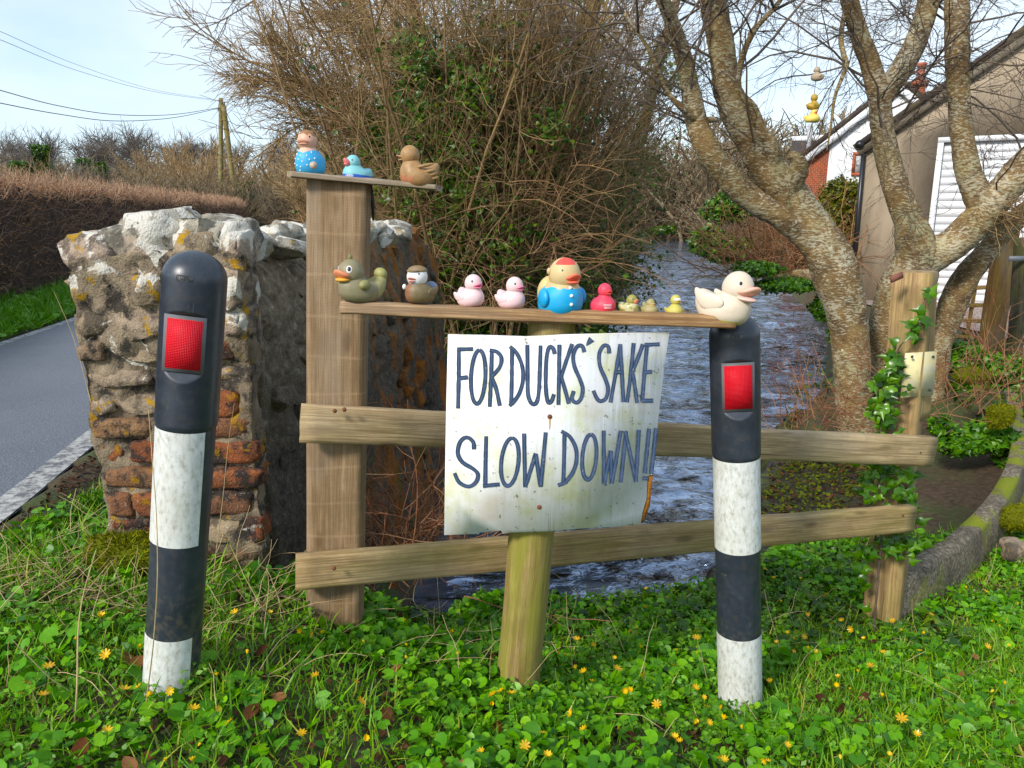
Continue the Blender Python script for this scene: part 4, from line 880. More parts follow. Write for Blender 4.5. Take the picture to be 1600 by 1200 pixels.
# ------------------------------------------------------------------ plants: templates
T_QUAD = np.array([(-.5, 0, 0), (0, -.32, .06), (.5, 0, 0), (0, .32, .06)]); F_QUAD = [np.array([[0, 1, 2, 3]])]
def T_ivy():
    pts = [(0, 0), (.18, .34), (.42, .30), (.50, .12), (1.0, 0), (.50, -.12), (.42, -.30), (.18, -.34)]
    V = [(.38, 0, .05)]+[(a, b, -.10*abs(b)*2) for a, b in pts]; n = len(pts)
    return np.array(V)-np.array([.1, 0, 0]), [np.array([[0, 1+i, 1+(i+1) % n] for i in range(n)])]
def T_round(cup=.18, n=9):
    """kidney-shaped celandine leaf"""
    V = [(.12, 0, 0)]
    for i in range(n):
        t = math.radians(22+316*i/(n-1)); r = .52*(1+.10*math.cos(t)); V.append((-.0+r*-math.cos(t)+.30, r*math.sin(t), cup*(r*abs(math.sin(t)))**1.2))
    return np.array(V), [np.array([[0, i, i+1] for i in range(1, n)])]
def T_blade(bend=.5):
    V = []; 
    for i, t in enumerate((0, .4, .75, 1.0)):
        w = .045*(1-t**1.5)+.002; x = bend*t*t; z = t*(1-.3*bend*t)
        V += [(x, -w, z), (x, w, z)]
    return np.array(V), [np.array([[0, 1, 3, 2], [2, 3, 5, 4], [4, 5, 7, 6]])]
IV, IF = T_ivy(); RV, RF = T_round()
M_IVY = leafmat('ivy_leaves', [(0, (.022, .050, .014)), (.45, (.055, .115, .026)), (.8, (.10, .175, .04)), (1, (.18, .24, .065))], .4, .25)
M_IVYB = leafmat('bright_ivy', [(0, (.035, .09, .015)), (.5, (.07, .16, .025)), (1, (.14, .26, .05))], .3, .25)
M_YLEAF = leafmat('yellowed_leaves', [(0, (.45, .25, .02)), (1, (.62, .42, .04))], .5, .3)
M_TAN = twigmat('tan_twigs', (.17, .11, .06), (.29, .20, .11), (.41, .30, .175))
M_BUSH = twigmat('bush_stems', (.085, .055, .028), (.20, .135, .068), (.33, .235, .125))
M_RED = twigmat('bramble_stems', (.13, .05, .03), (.24, .12, .07), (.34, .21, .13))
M_GREYTW = twigmat('grey_twigs', (.07, .06, .055), (.13, .11, .095), (.19, .16, .13))
M_DKTW = twigmat('alder_twigs', (.05, .04, .035), (.10, .075, .055), (.16, .12, .085))
M_HEDGE = twigmat('hedge_twigs', (.20, .12, .08), (.36, .235, .16), (.54, .38, .27))
M_HLEAF = leafmat('hedge_dead_leaves', [(0, (.22, .12, .08)), (.5, (.40, .24, .155)), (1, (.56, .37, .26))], .7, .2, .2)
M_DRY = twigmat('dry_stalks', (.30, .22, .12), (.42, .32, .19), (.55, .45, .29))
def twigs(bag, pts, r0, r1, sides, rng, lo=0., hi=1.):
    n, k, _ = pts.shape; r = np.linspace(0, 1, k)[None]*(np.asarray(r1)-np.asarray(r0)).reshape(-1, 1)+np.asarray(r0).reshape(-1, 1)
    V, F = tubes(pts, np.broadcast_to(r, (n, k)), sides); bag.add(V, F, np.repeat(rng.uniform(lo, hi, n), k*sides)); return pts
def leaves(bag, tv, tf, pos, rng, s0, s1, tilt=.7, up=None, lo=0., hi=1.):
    n = len(pos); V, F = scatter(tv, tf, pos, rot_rand(n, rng, tilt, up), rng.uniform(s0, s1, n)); bag.add(V, F, np.repeat(rng.uniform(lo, hi, n), len(tv)))
def onlines(pts, m, rng, jit):
    n, k, _ = pts.shape; i = rng.integers(0, n, m); f = rng.uniform(0, k-1.001, m); j = f.astype(int); f = (f-j)[:, None]
    return pts[i, j]*(1-f)+pts[i, j+1]*f+rng.normal(size=(m, 3))*jit

# ------------------------------------------------------------------ clipped hedge along the lane
rng = np.random.default_rng(21)
HL = np.array([(-4.3, 1.0), (-5.3, 4.5), (-6.5, 9.7), (-7.3, 13), (-8.7, 19), (-10.7, 28), (-12.0, 34), (-13.6, 40)])
def hedge_pt(t):
    """t 0..1 along; returns x,y and outward (road side) normal"""
    c = HL; seg = np.linalg.norm(np.diff(c, axis=0), axis=1); cum = np.concatenate([[0], np.cumsum(seg)])/seg.sum()
    x = np.interp(t, cum, c[:, 0]); y = np.interp(t, cum, c[:, 1]); return x, y
hn = np.array([.96, .28, 0])
hedge = empty('clipped_hedge', (-6.5, 9.7, 0), 'long clipped brown hedge along the far side of the lane', 'hedge')
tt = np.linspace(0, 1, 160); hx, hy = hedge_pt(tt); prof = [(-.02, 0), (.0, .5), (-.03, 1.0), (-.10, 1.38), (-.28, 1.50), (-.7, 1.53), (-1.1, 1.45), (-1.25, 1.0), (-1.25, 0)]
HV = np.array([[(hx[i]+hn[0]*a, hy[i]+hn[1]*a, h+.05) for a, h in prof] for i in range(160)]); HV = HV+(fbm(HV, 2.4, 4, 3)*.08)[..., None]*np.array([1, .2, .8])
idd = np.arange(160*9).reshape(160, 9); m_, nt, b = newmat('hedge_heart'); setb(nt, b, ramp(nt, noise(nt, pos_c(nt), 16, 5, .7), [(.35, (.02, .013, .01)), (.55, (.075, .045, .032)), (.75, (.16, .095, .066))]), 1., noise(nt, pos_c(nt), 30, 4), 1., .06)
put('light_block_core', mesh('light_block_core', HV.reshape(-1, 3), np.stack([idd[:-1, :-1], idd[:-1, 1:], idd[1:, 1:], idd[1:, :-1]], -1).reshape(-1, 4), True), m_, hedge)  # solid dark core added inside the hedge to block light
def hedge_surf(n, top):
    t = rng.uniform(.08, 1, n)**1.25; x, y = hedge_pt(t)
    if top: a = rng.uniform(-1.15, 0.02, n); h = np.interp(a, [-1.2, -.9, -.3, -.05, .02], [1.35, 1.52, 1.55, 1.42, 1.3])
    else: h = rng.uniform(.02, 1.5, n); a = np.interp(h, [0, .5, 1, 1.4, 1.55], [-.04, 0, -.02, -.10, -.25])+rng.uniform(-.07, .0, n)
    p = np.stack([x+hn[0]*a, y+hn[1]*a, h+.05], 1); p = p+(fbm(p, 2.4, 4, 3)*.08)[:, None]*np.array([1, .2, .8]); return p
bag = Bag()
for n, top, d in ((9000, False, (.5, .0, .35)), (9000, True, (.1, -.1, .9))):
    s = hedge_surf(n, top); dd = rng.normal(size=(n, 3))*.6+np.array(d); sz = np.clip(s[:, 1]/10, .7, 2.2)
    twigs(bag, grow(s-norm(dd)*.05, dd, rng.uniform(.10, .40, n), 4, .22, (0, 0, .5), rng), .0042*sz, .0018*sz, 3, rng, .0, .75 if not top else 1.)
o = put('twigs', bag.mesh('twigs'), M_HEDGE, hedge); tag(o, kind='stuff')
bag = Bag(); s = np.concatenate([hedge_surf(16000, False), hedge_surf(14000, True)]); leaves(bag, T_QUAD, F_QUAD, s+rng.normal(size=s.shape)*.03, rng, .025, .055, 1.5)
o = put('dead_leaves', bag.mesh('dead_leaves'), M_HLEAF, hedge); tag(o, kind='stuff')

# ------------------------------------------------------------------ far tree line: a few moulds, copied
def tree_mould(seed, H, kind, mat, r=.16):
    rg = np.random.default_rng(seed); tb = Bag(); cb = Bag()
    if kind == 'tree':
        tr = grow(np.array([[0, 0, -.5]]), np.array([[0, 0, 1.]]), H*.75, 9, .07, (0, 0, .05), rg); twigs(tb, tr, r, r*.35, 7, rg)
        s, d, pi, t = spawn(tr, 16, (.3, 1), (.4, 1.0), rg); b1 = grow(s, d, H*.5*rg.uniform(.6, 1.1, len(s))*(1.25-t), 7, .13, (0, 0, .12), rg); twigs(tb, b1, r*.34, r*.12, 4, rg)
        s, d, pi, t = spawn(b1, 9, (.15, 1), (.4, 1.0), rg); b2 = grow(s, d, H*.2*rg.uniform(.5, 1.1, len(s)), 5, .18, (0, 0, .1), rg); twigs(cb, b2, r*.12, .014, 3, rg)
        s, d, pi, t = spawn(b2, 6, (.1, 1), (.3, 1.), rg); b3 = grow(s, d, H*.09*rg.uniform(.5, 1.2, len(s)), 3, .2, (0, 0, .1), rg); twigs(cb, b3, .014, .008, 3, rg)
        b = b2
    else:   # many-stemmed scrub
        n = 22; a = rg.uniform(0, 6.28, n); st = np.stack([np.cos(a), np.sin(a), a*0], 1)*rg.uniform(.1, .35, n)[:, None]*H*.4; st[:, 2] = -.4
        d = st*np.array([1, 1, 0])/(H*.4)*1.5+np.array([0, 0, 1.])+rg.normal(size=(n, 3))*.2
        tr = grow(st, d, H*rg.uniform(.6, 1.05, n), 7, .08, (0, 0, .03), rg); twigs(tb, tr, .05, .02, 4, rg)
        s, dd, pi, t = spawn(tr, 9, (.2, 1), (.25, .8), rg); b = grow(s, dd, H*.30*rg.uniform(.5, 1.1, len(s)), 5, .12, (0, 0, .1), rg); twigs(cb, b, .024, .014, 3, rg)
        s, dd, pi, t = spawn(b, 6, (.1, 1), (.25, .8), rg); b3 = grow(s, dd, H*.12*rg.uniform(.5, 1.2, len(s)), 3, .15, (0, 0, .1), rg); twigs(cb, b3, .015, .009, 3, rg)
    tm = tb.mesh('trunk'); tm.materials.append(mat); cm = cb.mesh('crown'); cm.materials.append(mat); return tm, cm, b
TM = {'bare': [tree_mould(31+i, 8., 'tree', M_GREYTW) for i in range(3)], 'scrub': [tree_mould(41+i, 5., 'scrub', M_TAN) for i in range(3)], 'thick': [tree_mould(51+i, 4., 'scrub', twigmat('far_thicket%d' % i, (.12, .09, .055), (.20, .155, .10), (.28, .22, .145))) for i in range(2)]}
ivm = []
for i in range(2):
    tm, cm, b2 = tree_mould(61+i, 6., 'tree', M_GREYTW); rg = np.random.default_rng(70+i); bag = Bag(); n = 2600
    a = rg.uniform(0, 6.28, n); z = rg.uniform(.2, 5.4, n); rr_ = (1.25-.12*z)*(.55+.45*np.sin(z*2.1+i)**2)*rg.uniform(.3, 1, n)**.5
    leaves(bag, IV, IF, np.stack([rr_*np.cos(a), rr_*np.sin(a), z], 1), rg, .16, .32, 1.2); lm = bag.mesh('ivy'); lm.materials.append(M_IVY); ivm.append((tm, cm, lm))
FT_LAB = {'bare': ('bare_tree', 'bare grey tree in the distant tree line', 'tree', 'bare trees in the distance'), 'scrub': ('willow_scrub', 'pale tan bare willow scrub in the distance', 'shrub', 'tan scrub in the distance'), 'thick': ('thicket', 'brown leafless thicket below the distant trees', 'shrub', 'brown thickets in the distance')}
rf = random.Random(9)
ORD = ['leftmost', 'second', 'third', 'fourth', 'fifth', 'sixth', 'seventh', 'eighth', 'ninth', 'tenth', 'eleventh', 'twelfth', 'thirteenth', 'fourteenth', 'fifteenth', 'sixteenth', 'rightmost']
def number_off(lst):
    lst = sorted(lst, key=lambda o: o.matrix_basis.translation.x/o.matrix_basis.translation.y)
    for i, o in enumerate(lst): w = 'leftmost' if i == 0 else 'rightmost' if i == len(lst)-1 else ORD[i]+' from the left'; o['label'] = o['label']+', '+w+' of its kind'
WOOD = tag(empty('distant_wood', (0, 60, 0), 'brown leafless scrub filling the distance below the bare trees', 'wood'), kind='stuff')
TOPZ = {}
def far(kind, px, F, top_py, wide=1.):
    x = P(px, 330, F)[0]; z0 = float(gz(np.array([x]), np.array([F]), False)[0]); zt = P(px, top_py, F)[2]; nm, lab, cat, grp = FT_LAB[kind]; tm, cm, _ = rf.choice(TM[kind])
    if cm.name not in TOPZ: TOPZ[cm.name] = float(np.percentile([v.co.z for v in cm.vertices], 99.3))
    k = (zt-z0)/TOPZ[cm.name]
    root = WOOD if kind == 'thick' else empty(nm, (x, F, z0), lab, cat, grp); M = Matrix.Translation(Vector((x, F, z0))) @ Matrix.Rotation(rf.uniform(0, 6.28), 4, 'Z') @ Matrix.Diagonal(Vector((k*wide, k*wide, k, 1)))
    if kind == 'thick': put('thicket', tm, None, root, M); put('thicket', cm, None, root, M)
    else: put('trunk', tm, None, root, M); put('crown', cm, None, root, M)
for px, F, top in ((5, 95, 205), (35, 88, 212), (70, 100, 220), (108, 90, 203), (130, 82, 212), (160, 98, 222), (190, 92, 198), (222, 96, 206), (236, 88, 200), (262, 100, 215), (300, 104, 214), (335, 110, 218), (392, 100, 220), (425, 96, 224), (20, 70, 222), (455, 80, 205), (500, 70, 190)):
    far('bare', px, F, top, rf.uniform(.8, 1.2))
for px, F, top in ((100, 62, 246), (252, 60, 232), (290, 62, 213), (318, 58, 225), (275, 54, 246), (345, 66, 238), (60, 58, 262), (210, 58, 262), (440, 62, 240), (475, 50, 225), (520, 44, 205), (560, 40, 190), (505, 34, 238)):
    far('scrub', px, F, top, rf.uniform(.9, 1.3))
for px, F, top in [(a, rf.uniform(40, 56), rf.uniform(262, 285)) for a in range(-20, 470, 26)]+[(a, rf.uniform(62, 78), rf.uniform(248, 268)) for a in range(0, 480, 34)]:
    far('thick', px, F, top, rf.uniform(1.2, 1.8))
for px, F, top in [(a, rf.uniform(60, 90), rf.uniform(170, 235)) for a in range(930, 1300, 24)]+[(a, rf.uniform(72, 84), rf.uniform(285, 310)) for a in range(900, 1180, 26)]+[(1120, 50, 300), (1150, 42, 302), (1180, 36, 300)]:
    far('thick', px, F, top, rf.uniform(1.2, 1.9))
for px, F, top, i, k in ((75, 62, 207, 0, 1.), (40, 60, 236, 1, 1.3), (140, 58, 232, 0, 1.), (165, 57, 238, 1, 1.), (385, 46, 272, 0, 1.5), (430, 60, 262, 1, 1.6), (700, 26, 190, 0, 1.6), (620, 30, 240, 1, 1.5)):
    x = P(px, 330, F)[0]; z0 = float(gz(np.array([x]), np.array([F]), False)[0]); zt = P(px, top, F)[2]; s = (zt-z0)/6.2; tm, cm, lm = ivm[i]
    root = empty('ivy_clad_tree', (x, F, z0), 'dark green ivy clad tree in the distance', 'tree', 'ivy clad trees in the distance'); M = Matrix.Translation(Vector((x, F, z0))) @ Matrix.Rotation(rf.uniform(0, 6), 4, 'Z') @ Matrix.Diagonal(Vector((s*k, s*k, s, 1)))
    put('trunk', tm, None, root, M); put('crown', cm, None, root, M); tag(put('ivy', lm, None, root, M), kind='stuff')

for g_ in ('bare trees in the distance', 'tan scrub in the distance', 'ivy clad trees in the distance'): number_off([o for o in bpy.data.objects if o.get('group') == g_])
# ------------------------------------------------------------------ telegraph poles and wires
M_POLE = wood('creosoted_pole', (.26, .20, .11), (.17, .125, .065), (.07, .05, .03), .3); M_WIRE = flat('wire', (.06, .065, .07), .5)
def pole(name, label, a, b_, r, extra_=None):
    root = empty(name, a, label, 'pole'); k = 12; pts = np.linspace(a, b_, k)[None]
    V, F = tubes(pts, np.linspace(r, r*.75, k)[None], 12, True); put('shaft', mesh('shaft', V, F, True), M_POLE, root)
    if extra_ is not None: V, F = tubes(np.linspace(extra_[0], extra_[1], k)[None], np.full((1, k), r*.95), 12, True); put('stay_pole', mesh('stay_pole', V, F, True), M_POLE, root)
    top = np.asarray(b_); V, F = box(.10, .10, .22); put('insulator', mesh('insulator', V+top+np.array([.16, 0, -.35]), F), M_WIRE, root); put('insulator', mesh('insulator', V+top+np.array([-.16, 0, -.65]), F), M_WIRE, root)
a = P(345, 345, 48); b_ = P(345, 153, 48)
pole('telegraph_pole', 'tall wooden telegraph pole with a leaning stay pole beyond the hedge', a, b_, .16, (P(371, 335, 48), P(349, 165, 48)))
pole('telegraph_pole', 'small distant telegraph pole right of the leaning one', P(441, 330, 80), P(439, 236, 80), .16)
def wire(label, pts, r):
    c = catmull(np.array(pts), 60)[None]; V, F = tubes(c, np.full((1, 60), r), 5); tag(put('overhead_wire', mesh('overhead_wire', V, F), M_WIRE), label, 'wire')
wire('thick overhead wire sagging to the telegraph pole, upper of the pair', [P(-700, -60, 10), P(-300, 55, 16), P(-60, 124, 22), P(0, 141, 25), P(90, 165, 30), P(180, 179, 36), P(270, 179, 42), P(343, 168, 48)], .016)
wire('thick overhead wire sagging to the telegraph pole, lower of the pair', [P(-700, 0, 10), P(-300, 90, 16), P(-60, 148, 22), P(0, 161, 25), P(90, 178, 30), P(180, 189, 36), P(270, 184, 42), P(343, 169, 48)], .016)
wire('thin high wire running down to the top of the telegraph pole', [P(-700, -240, 9), P(-300, -70, 13), P(-60, 26, 18), P(0, 49, 21), P(120, 101, 30), P(240, 140, 40), P(343, 157, 48)], .007)
wire('thin high wire just under the topmost wire', [P(-700, -210, 9), P(-300, -50, 13), P(-60, 42, 18), P(0, 62, 21), P(120, 110, 30), P(240, 143, 40), P(343, 158, 48)], .008)
wire('thin wire dropping from the pole towards the distant pole', [P(350, 168, 48), P(375, 215, 55), P(410, 252, 66), P(438, 248, 80)], .018)
wire('second thin wire dropping from the pole towards the distant pole', [P(350, 176, 48), P(372, 220, 55), P(408, 255, 66), P(438, 252, 80)], .018)

# ------------------------------------------------------------------ garage and cottage
def m_render():
    m, nt, b = newmat('beige_render'); p = pos_c(nt); n = noise(nt, mapping(nt, p, (3, 3, .8)), 1., 5, .6); n2 = noise(nt, p, 40, 4)
    c = ramp(nt, n, [(.3, (.24, .20, .15)), (.5, (.36, .295, .22)), (.7, (.43, .36, .275))]); setb(nt, b, c, .9, n2, .4, .01); return m
def m_whitewall():
    m, nt, b = newmat('white_render'); p = pos_c(nt); n = noise(nt, mapping(nt, p, (1, 1, .5)), 1.5, 5); setb(nt, b, ramp(nt, n, [(.3, (.66, .68, .70)), (.7, (.80, .80, .79))]), .85, noise(nt, p, 25, 3), .3, .01); return m
def m_tile():
    m, nt, b = newmat('roof_tiles'); o = pos_c(nt); br = N(nt, 'TexBrick', {'Vector': mapping(nt, o, (1, .0, 1.0)), 'Color1': (.20, .11, .075, 1), 'Color2': (.13, .08, .06, 1), 'Mortar': (.05, .035, .03, 1), 'Scale': 3.2, 'Mortar Size': .03})
    n = noise(nt, o, 6, 4); setb(nt, b, mix(nt, ramp(nt, n, [(.5, 0.), (.7, .6)]), br.outputs[0], (.13, .12, .05)), .9, br.outputs[1], .5, .02); return m
def m_brickwall():
    m, nt, b = newmat('red_brickwork'); o = pos_c(nt); br = N(nt, 'TexBrick', {'Vector': N(nt, 'CombineXYZ', {0: N(nt, 'SeparateXYZ', {0: o}).outputs[0], 1: N(nt, 'SeparateXYZ', {0: o}).outputs[2]}).outputs[0], 'Color1': (.30, .085, .05, 1), 'Color2': (.20, .065, .04, 1), 'Mortar': (.32, .26, .2, 1), 'Scale': 4.4, 'Mortar Size': .015})
    setb(nt, b, br.outputs[0], .9, br.outputs[1], .3, .01); return m
M_REND = m_render(); M_WW = m_whitewall(); M_TILE = m_tile(); M_BW = m_brickwall(); M_WPAINT = flat('white_paint', (.78, .79, .80), .5); M_BLACKP = flat('black_pipe', (.012, .012, .014), .35)
def house_frame(px, F, yaw):
    o = P(px, 330, F); o[2] = 0; R = np.array([math.cos(yaw), -math.sin(yaw), 0]); D = np.array([math.sin(yaw), math.cos(yaw), 0])
    def loc(a, b_, dy=0.):
        d = ray(a, b_); c = np.array([0, 0, CAMZ]); t = ((o+D*dy-c)@D)/(d@D); p = c+d*t-o; return np.array([p@R, dy, p[2]])
    M = Matrix((Vector(R), Vector(D), Vector((0, 0, 1)))).transposed().to_4x4(); M.translation = Vector(o); return loc, M
def face(name, pts, mat, parent, t=.25, nrm=(0, 1, 0), M=None): return put(name, mesh(name, *slab([np.asarray(p, float) for p in pts], nrm, t)), mat, parent, M)
gl, GM = house_frame(1352, 14.0, math.radians(30))
garage = empty('garage', P(1400, 460, 14), 'beige rendered garage with white boarded door behind the right tree', 'garage')
el_, ap = gl(1354, 226), gl(1640, 28); er = np.array([2*ap[0]-el_[0], 0, el_[2]]); dl = gl(1466, 214); dx0, dz1 = dl[0], dl[2]; dx1 = dx0+2.5
face('wall', [(el_[0], 0, -.6), (dx0, 0, -.6), (dx0, 0, dz1), (dx1, 0, dz1), (dx1, 0, -.6), (er[0], 0, -.6), er, ap, el_], M_REND, garage, .25, M=GM)
for A, B in ((el_, ap), (er, ap)):
    d = (A-B)/np.linalg.norm(A-B); A2 = A+d*.18; nr = np.array([-(B-A)[2], 0, (B-A)[0]]); nr = nr/np.linalg.norm(nr); nr = nr if nr[2] > 0 else -nr
    face('roof', [A2+[0, -.12, 0]+nr*.02, B+[0, -.12, 0]+nr*.02, B+[0, 6.2, 0]+nr*.02, A2+[0, 6.2, 0]+nr*.02], M_TILE, garage, .10, nr, GM)
    face('verge_board', [A2+[0, -.10, 0]-nr*.11, B+[0, -.10, 0]-nr*.11, B+[0, -.10, 0], A2+[0, -.10, 0]], flat('dark_verge', (.16, .13, .09), .8), garage, .03, M=GM)
    face('side_wall', [(A[0], .25, -.6), (A[0], .25, A[2]), (A[0], 6, A[2]), (A[0], 6, -.6)], M_REND, garage, .2, (1 if A is el_ else -1, 0, 0), GM)
door = face('door', [(dx0, .10, -.5), (dx1, .10, -.5), (dx1, .10, dz1), (dx0, .10, dz1)], M_WPAINT, garage, .05, M=GM)
V, F = box(.09, .07, dz1+.45, 1, 1, 1); put('door_frame', mesh('door_frame', V+np.array([dx0+.05, .05, (dz1-.5)/2]), F), M_WPAINT, garage, GM)
V, F = box(2.5, .07, .09); put('door_frame', mesh('door_frame', V+np.array([(dx0+dx1)/2, .045, dz1-.045]), F), M_WPAINT, garage, GM)
V, F = box(2.30, .010, .1285, 4, 1, 1); pm = mesh('plank', V, F); pm.materials.append(M_WPAINT); z = -.4
while z < dz1-.12: put('plank', pm, None, door, GM @ Matrix.Translation((dx0+1.26, .094, z))); z += .131
V, F = tubes(np.array([[(el_[0]-.02, -.05, -.6), (el_[0]-.02, -.05, 1.0), (el_[0]-.03, -.05, el_[2]-.05)]]), np.full((1, 3), .04), 10, True); put('downpipe', mesh('downpipe', V, F, True), M_BLACKP, garage, GM)
V, F = tubes(np.array([[el_+[-.10, -.14, .0], el_+[-.10, 3, .0], el_+[-.10, 6, .0]]]), np.full((1, 3), .075), 10, True); put('gutter', mesh('gutter', V, F, True), M_BLACKP, garage, GM)
cl, CM = house_frame(1250, 24.0, math.radians(24))
cottage = empty('cottage', P(1330, 340, 24), 'white rendered cottage with red tiled roof and chimney beyond the garage', 'house')
eav, apx = cl(1248, 254), cl(1404, 132); cz = -.6; e2 = np.array([2*apx[0]-eav[0], 0, eav[2]]); bx0 = cl(1290, 300)[0]; zb_ = apx[2]-(apx[0]-bx0)*(apx[2]-eav[2])/(apx[0]-eav[0])
face('wall', [(bx0, 0, cz), (e2[0], 0, cz), e2, apx, (bx0, 0, zb_)], M_WW, cottage, .3, M=CM)
face('brick_wall', [(eav[0], .02, cz), (bx0-.003, .02, cz), (bx0-.003, .02, zb_), (eav[0], .02, eav[2])], M_BW, cottage, .26, M=CM)
for A, B in ((eav, apx), (e2, apx)):
    d = (A-B)/np.linalg.norm(A-B); A2 = A+d*.25; nr = np.array([-(B-A)[2], 0, (B-A)[0]]); nr = nr/np.linalg.norm(nr); nr = nr if nr[2] > 0 else -nr
    face('roof', [A2+[0, -.2, 0]+nr*.03, B+[0, -.2, 0]+nr*.03, B+[0, 8, 0]+nr*.03, A2+[0, 8, 0]+nr*.03], M_TILE, cottage, .14, nr, CM)
    face('barge_board', [A2+[0, -.18, 0]-nr*.16, B+[0, -.18, 0]-nr*.16, B+[0, -.18, 0]+nr*.02, A2+[0, -.18, 0]+nr*.02], M_WPAINT, cottage, .05, M=CM)
    face('side_wall', [(A[0], .3, cz), (A[0], .3, A[2]), (A[0], 8, A[2]), (A[0], 8, cz)], M_BW, cottage, .2, (1 if A is eav else -1, 0, 0), CM)
wa, wb = cl(1333, 238), cl(1358, 274); wx0, wx1, wz0, wz1 = wa[0], wb[0]+.2, wb[2], wa[2]
win = face('window', [(wx0+.08, -.02, wz0+.08), (wx1-.08, -.02, wz0+.08), (wx1-.08, -.02, wz1-.08), (wx0+.08, -.02, wz1-.08)], flat('window_glass', (.03, .035, .04), .08, .8), cottage, .012, M=CM)
M_TERR = flat('terracotta_frame', (.42, .10, .04), .5)
for (x0, x1, z0_, z1_) in ((wx0, wx1, wz0, wz0+.08), (wx0, wx1, wz1-.08, wz1), (wx0, wx0+.08, wz0+.081, wz1-.081), (wx1-.08, wx1, wz0+.081, wz1-.081)): face('frame', [(x0, -.07, z0_), (x1, -.07, z0_), (x1, -.07, z1_), (x0, -.07, z1_)], M_TERR, win, .065, M=CM)
face('curtain', [(wx0+.09, -.03, wz0+.09), (wx0+.24, -.03, wz0+.09), (wx0+.22, -.03, wz1-.09), (wx0+.09, -.03, wz1-.09)], flat('curtain', (.45, .45, .43), .9), win, .008, M=CM)
# lower extension with tiled roof and metal flue
ex = [cl(1236, 345, 3.), cl(1236, 258, 3.), cl(1296, 258, 3.), cl(1296, 345, 3.)]; ex[0][2] = ex[3][2] = cz
face('extension_wall', ex, M_BW, cottage, .3, M=CM)
face('extension_roof', [cl(1232, 258, 2.8), cl(1300, 258, 2.8), cl(1316, 224, 5.5), cl(1238, 224, 5.5)], M_TILE, cottage, .12, (0, -.5, 1), CM)
face('roof_fascia', [cl(1238, 222, 5.4), cl(1322, 218, 5.4), cl(1322, 209, 5.4), cl(1238, 213, 5.4)], M_WPAINT, cottage, .1, M=CM)
V, F = tubes(np.array([[cl(1263, 255, 4), cl(1264, 225, 4), cl(1266, 194, 4)]]), np.full((1, 3), .085), 12, True); put('flue', mesh('flue', V, F, True), plastic('flue_steel', (.42, .42, .44), .35, .2), cottage, CM)
c0, c1 = cl(1418, 168, 4.), cl(1447, 132, 4.); chw = c1[0]-c0[0]; ct = c1[2]; zb0 = apx[2]-1.5
V, F = box(chw, .8, ct-zb0); ch = put('chimney', mesh('chimney', V+np.array([c0[0]+chw/2, 4.3, (ct+zb0)/2]), F), M_BW, cottage, CM)
V, F = box(chw+.14, .94, .12); put('chimney_cap', mesh('chimney_cap', V+np.array([c0[0]+chw/2, 4.3, ct+.05]), F), M_BW, ch, CM)
V, F = lathe([(.17, 0), (.17, .08), (.13, .12), (.12, .5), (.16, .54), (.16, .6), (.08, .6)], 16); put('chimney_pot', mesh('chimney_pot', V+np.array([c0[0]+chw*.62, 4.2, ct+.10]), F, True), flat('terracotta', (.42, .13, .08), .8), ch, CM)

# posts, trellis and gate post right of the tree
W_GATE = wood('rough_gatepost', (.30, .175, .09), (.20, .11, .055), (.08, .045, .025), .15); W_TREL = wood('trellis_slat', (.42, .27, .12), (.30, .18, .08), (.12, .07, .04), .1)
tag(plank('gate_post', P(1545, 560, 8.0), P(1577, 335, 8.0), (1, .3, 0), .23, .12, W_GATE, None, 51, .012, 20, .01), 'rough brown leaning post behind the right tree', 'post')
gp = empty('dark_post', P(1592, 570, 7.6), 'dark algae stained post with metal bracket at the right edge', 'post')
plank('shaft', P(1588, 572, 7.6), P(1602, 372, 7.6), (1, .2, 0), .15, .13, wood('algae_gatepost', (.15, .12, .08), (.09, .075, .05), (.03, .025, .02), .7, gloc=(.10, .11, .03)), gp, 52, .008, 18, .01)
V, F = box(.22, .012, .05); put('bracket', mesh('bracket', V+P(1594, 404, 7.5), F), flat('galvanised', (.20, .22, .24), .45), gp)
tr_ = empty('trellis', P(1510, 545, 9.4), 'orange brown lattice trellis beside the leaning gate post', 'trellis')
for k, (x0, y0, x1, y1) in enumerate(((1508, 540, 1530, 415), (1536, 545, 1556, 415), (1484, 535, 1500, 430), (1488, 478, 1560, 476), (1486, 500, 1556, 502), (1486, 525, 1550, 530), (1490, 452, 1560, 448), (1560, 545, 1575, 430))):
    plank('slat', P(x0, y0, 9.4-.03*(k > 2)), P(x1, y1, 9.4-.03*(k > 2)), (0, .1, 1) if abs(x1-x0) > 40 else (1, .1, 0), .05, .018, W_TREL, tr_, 60+k, .003, 6)
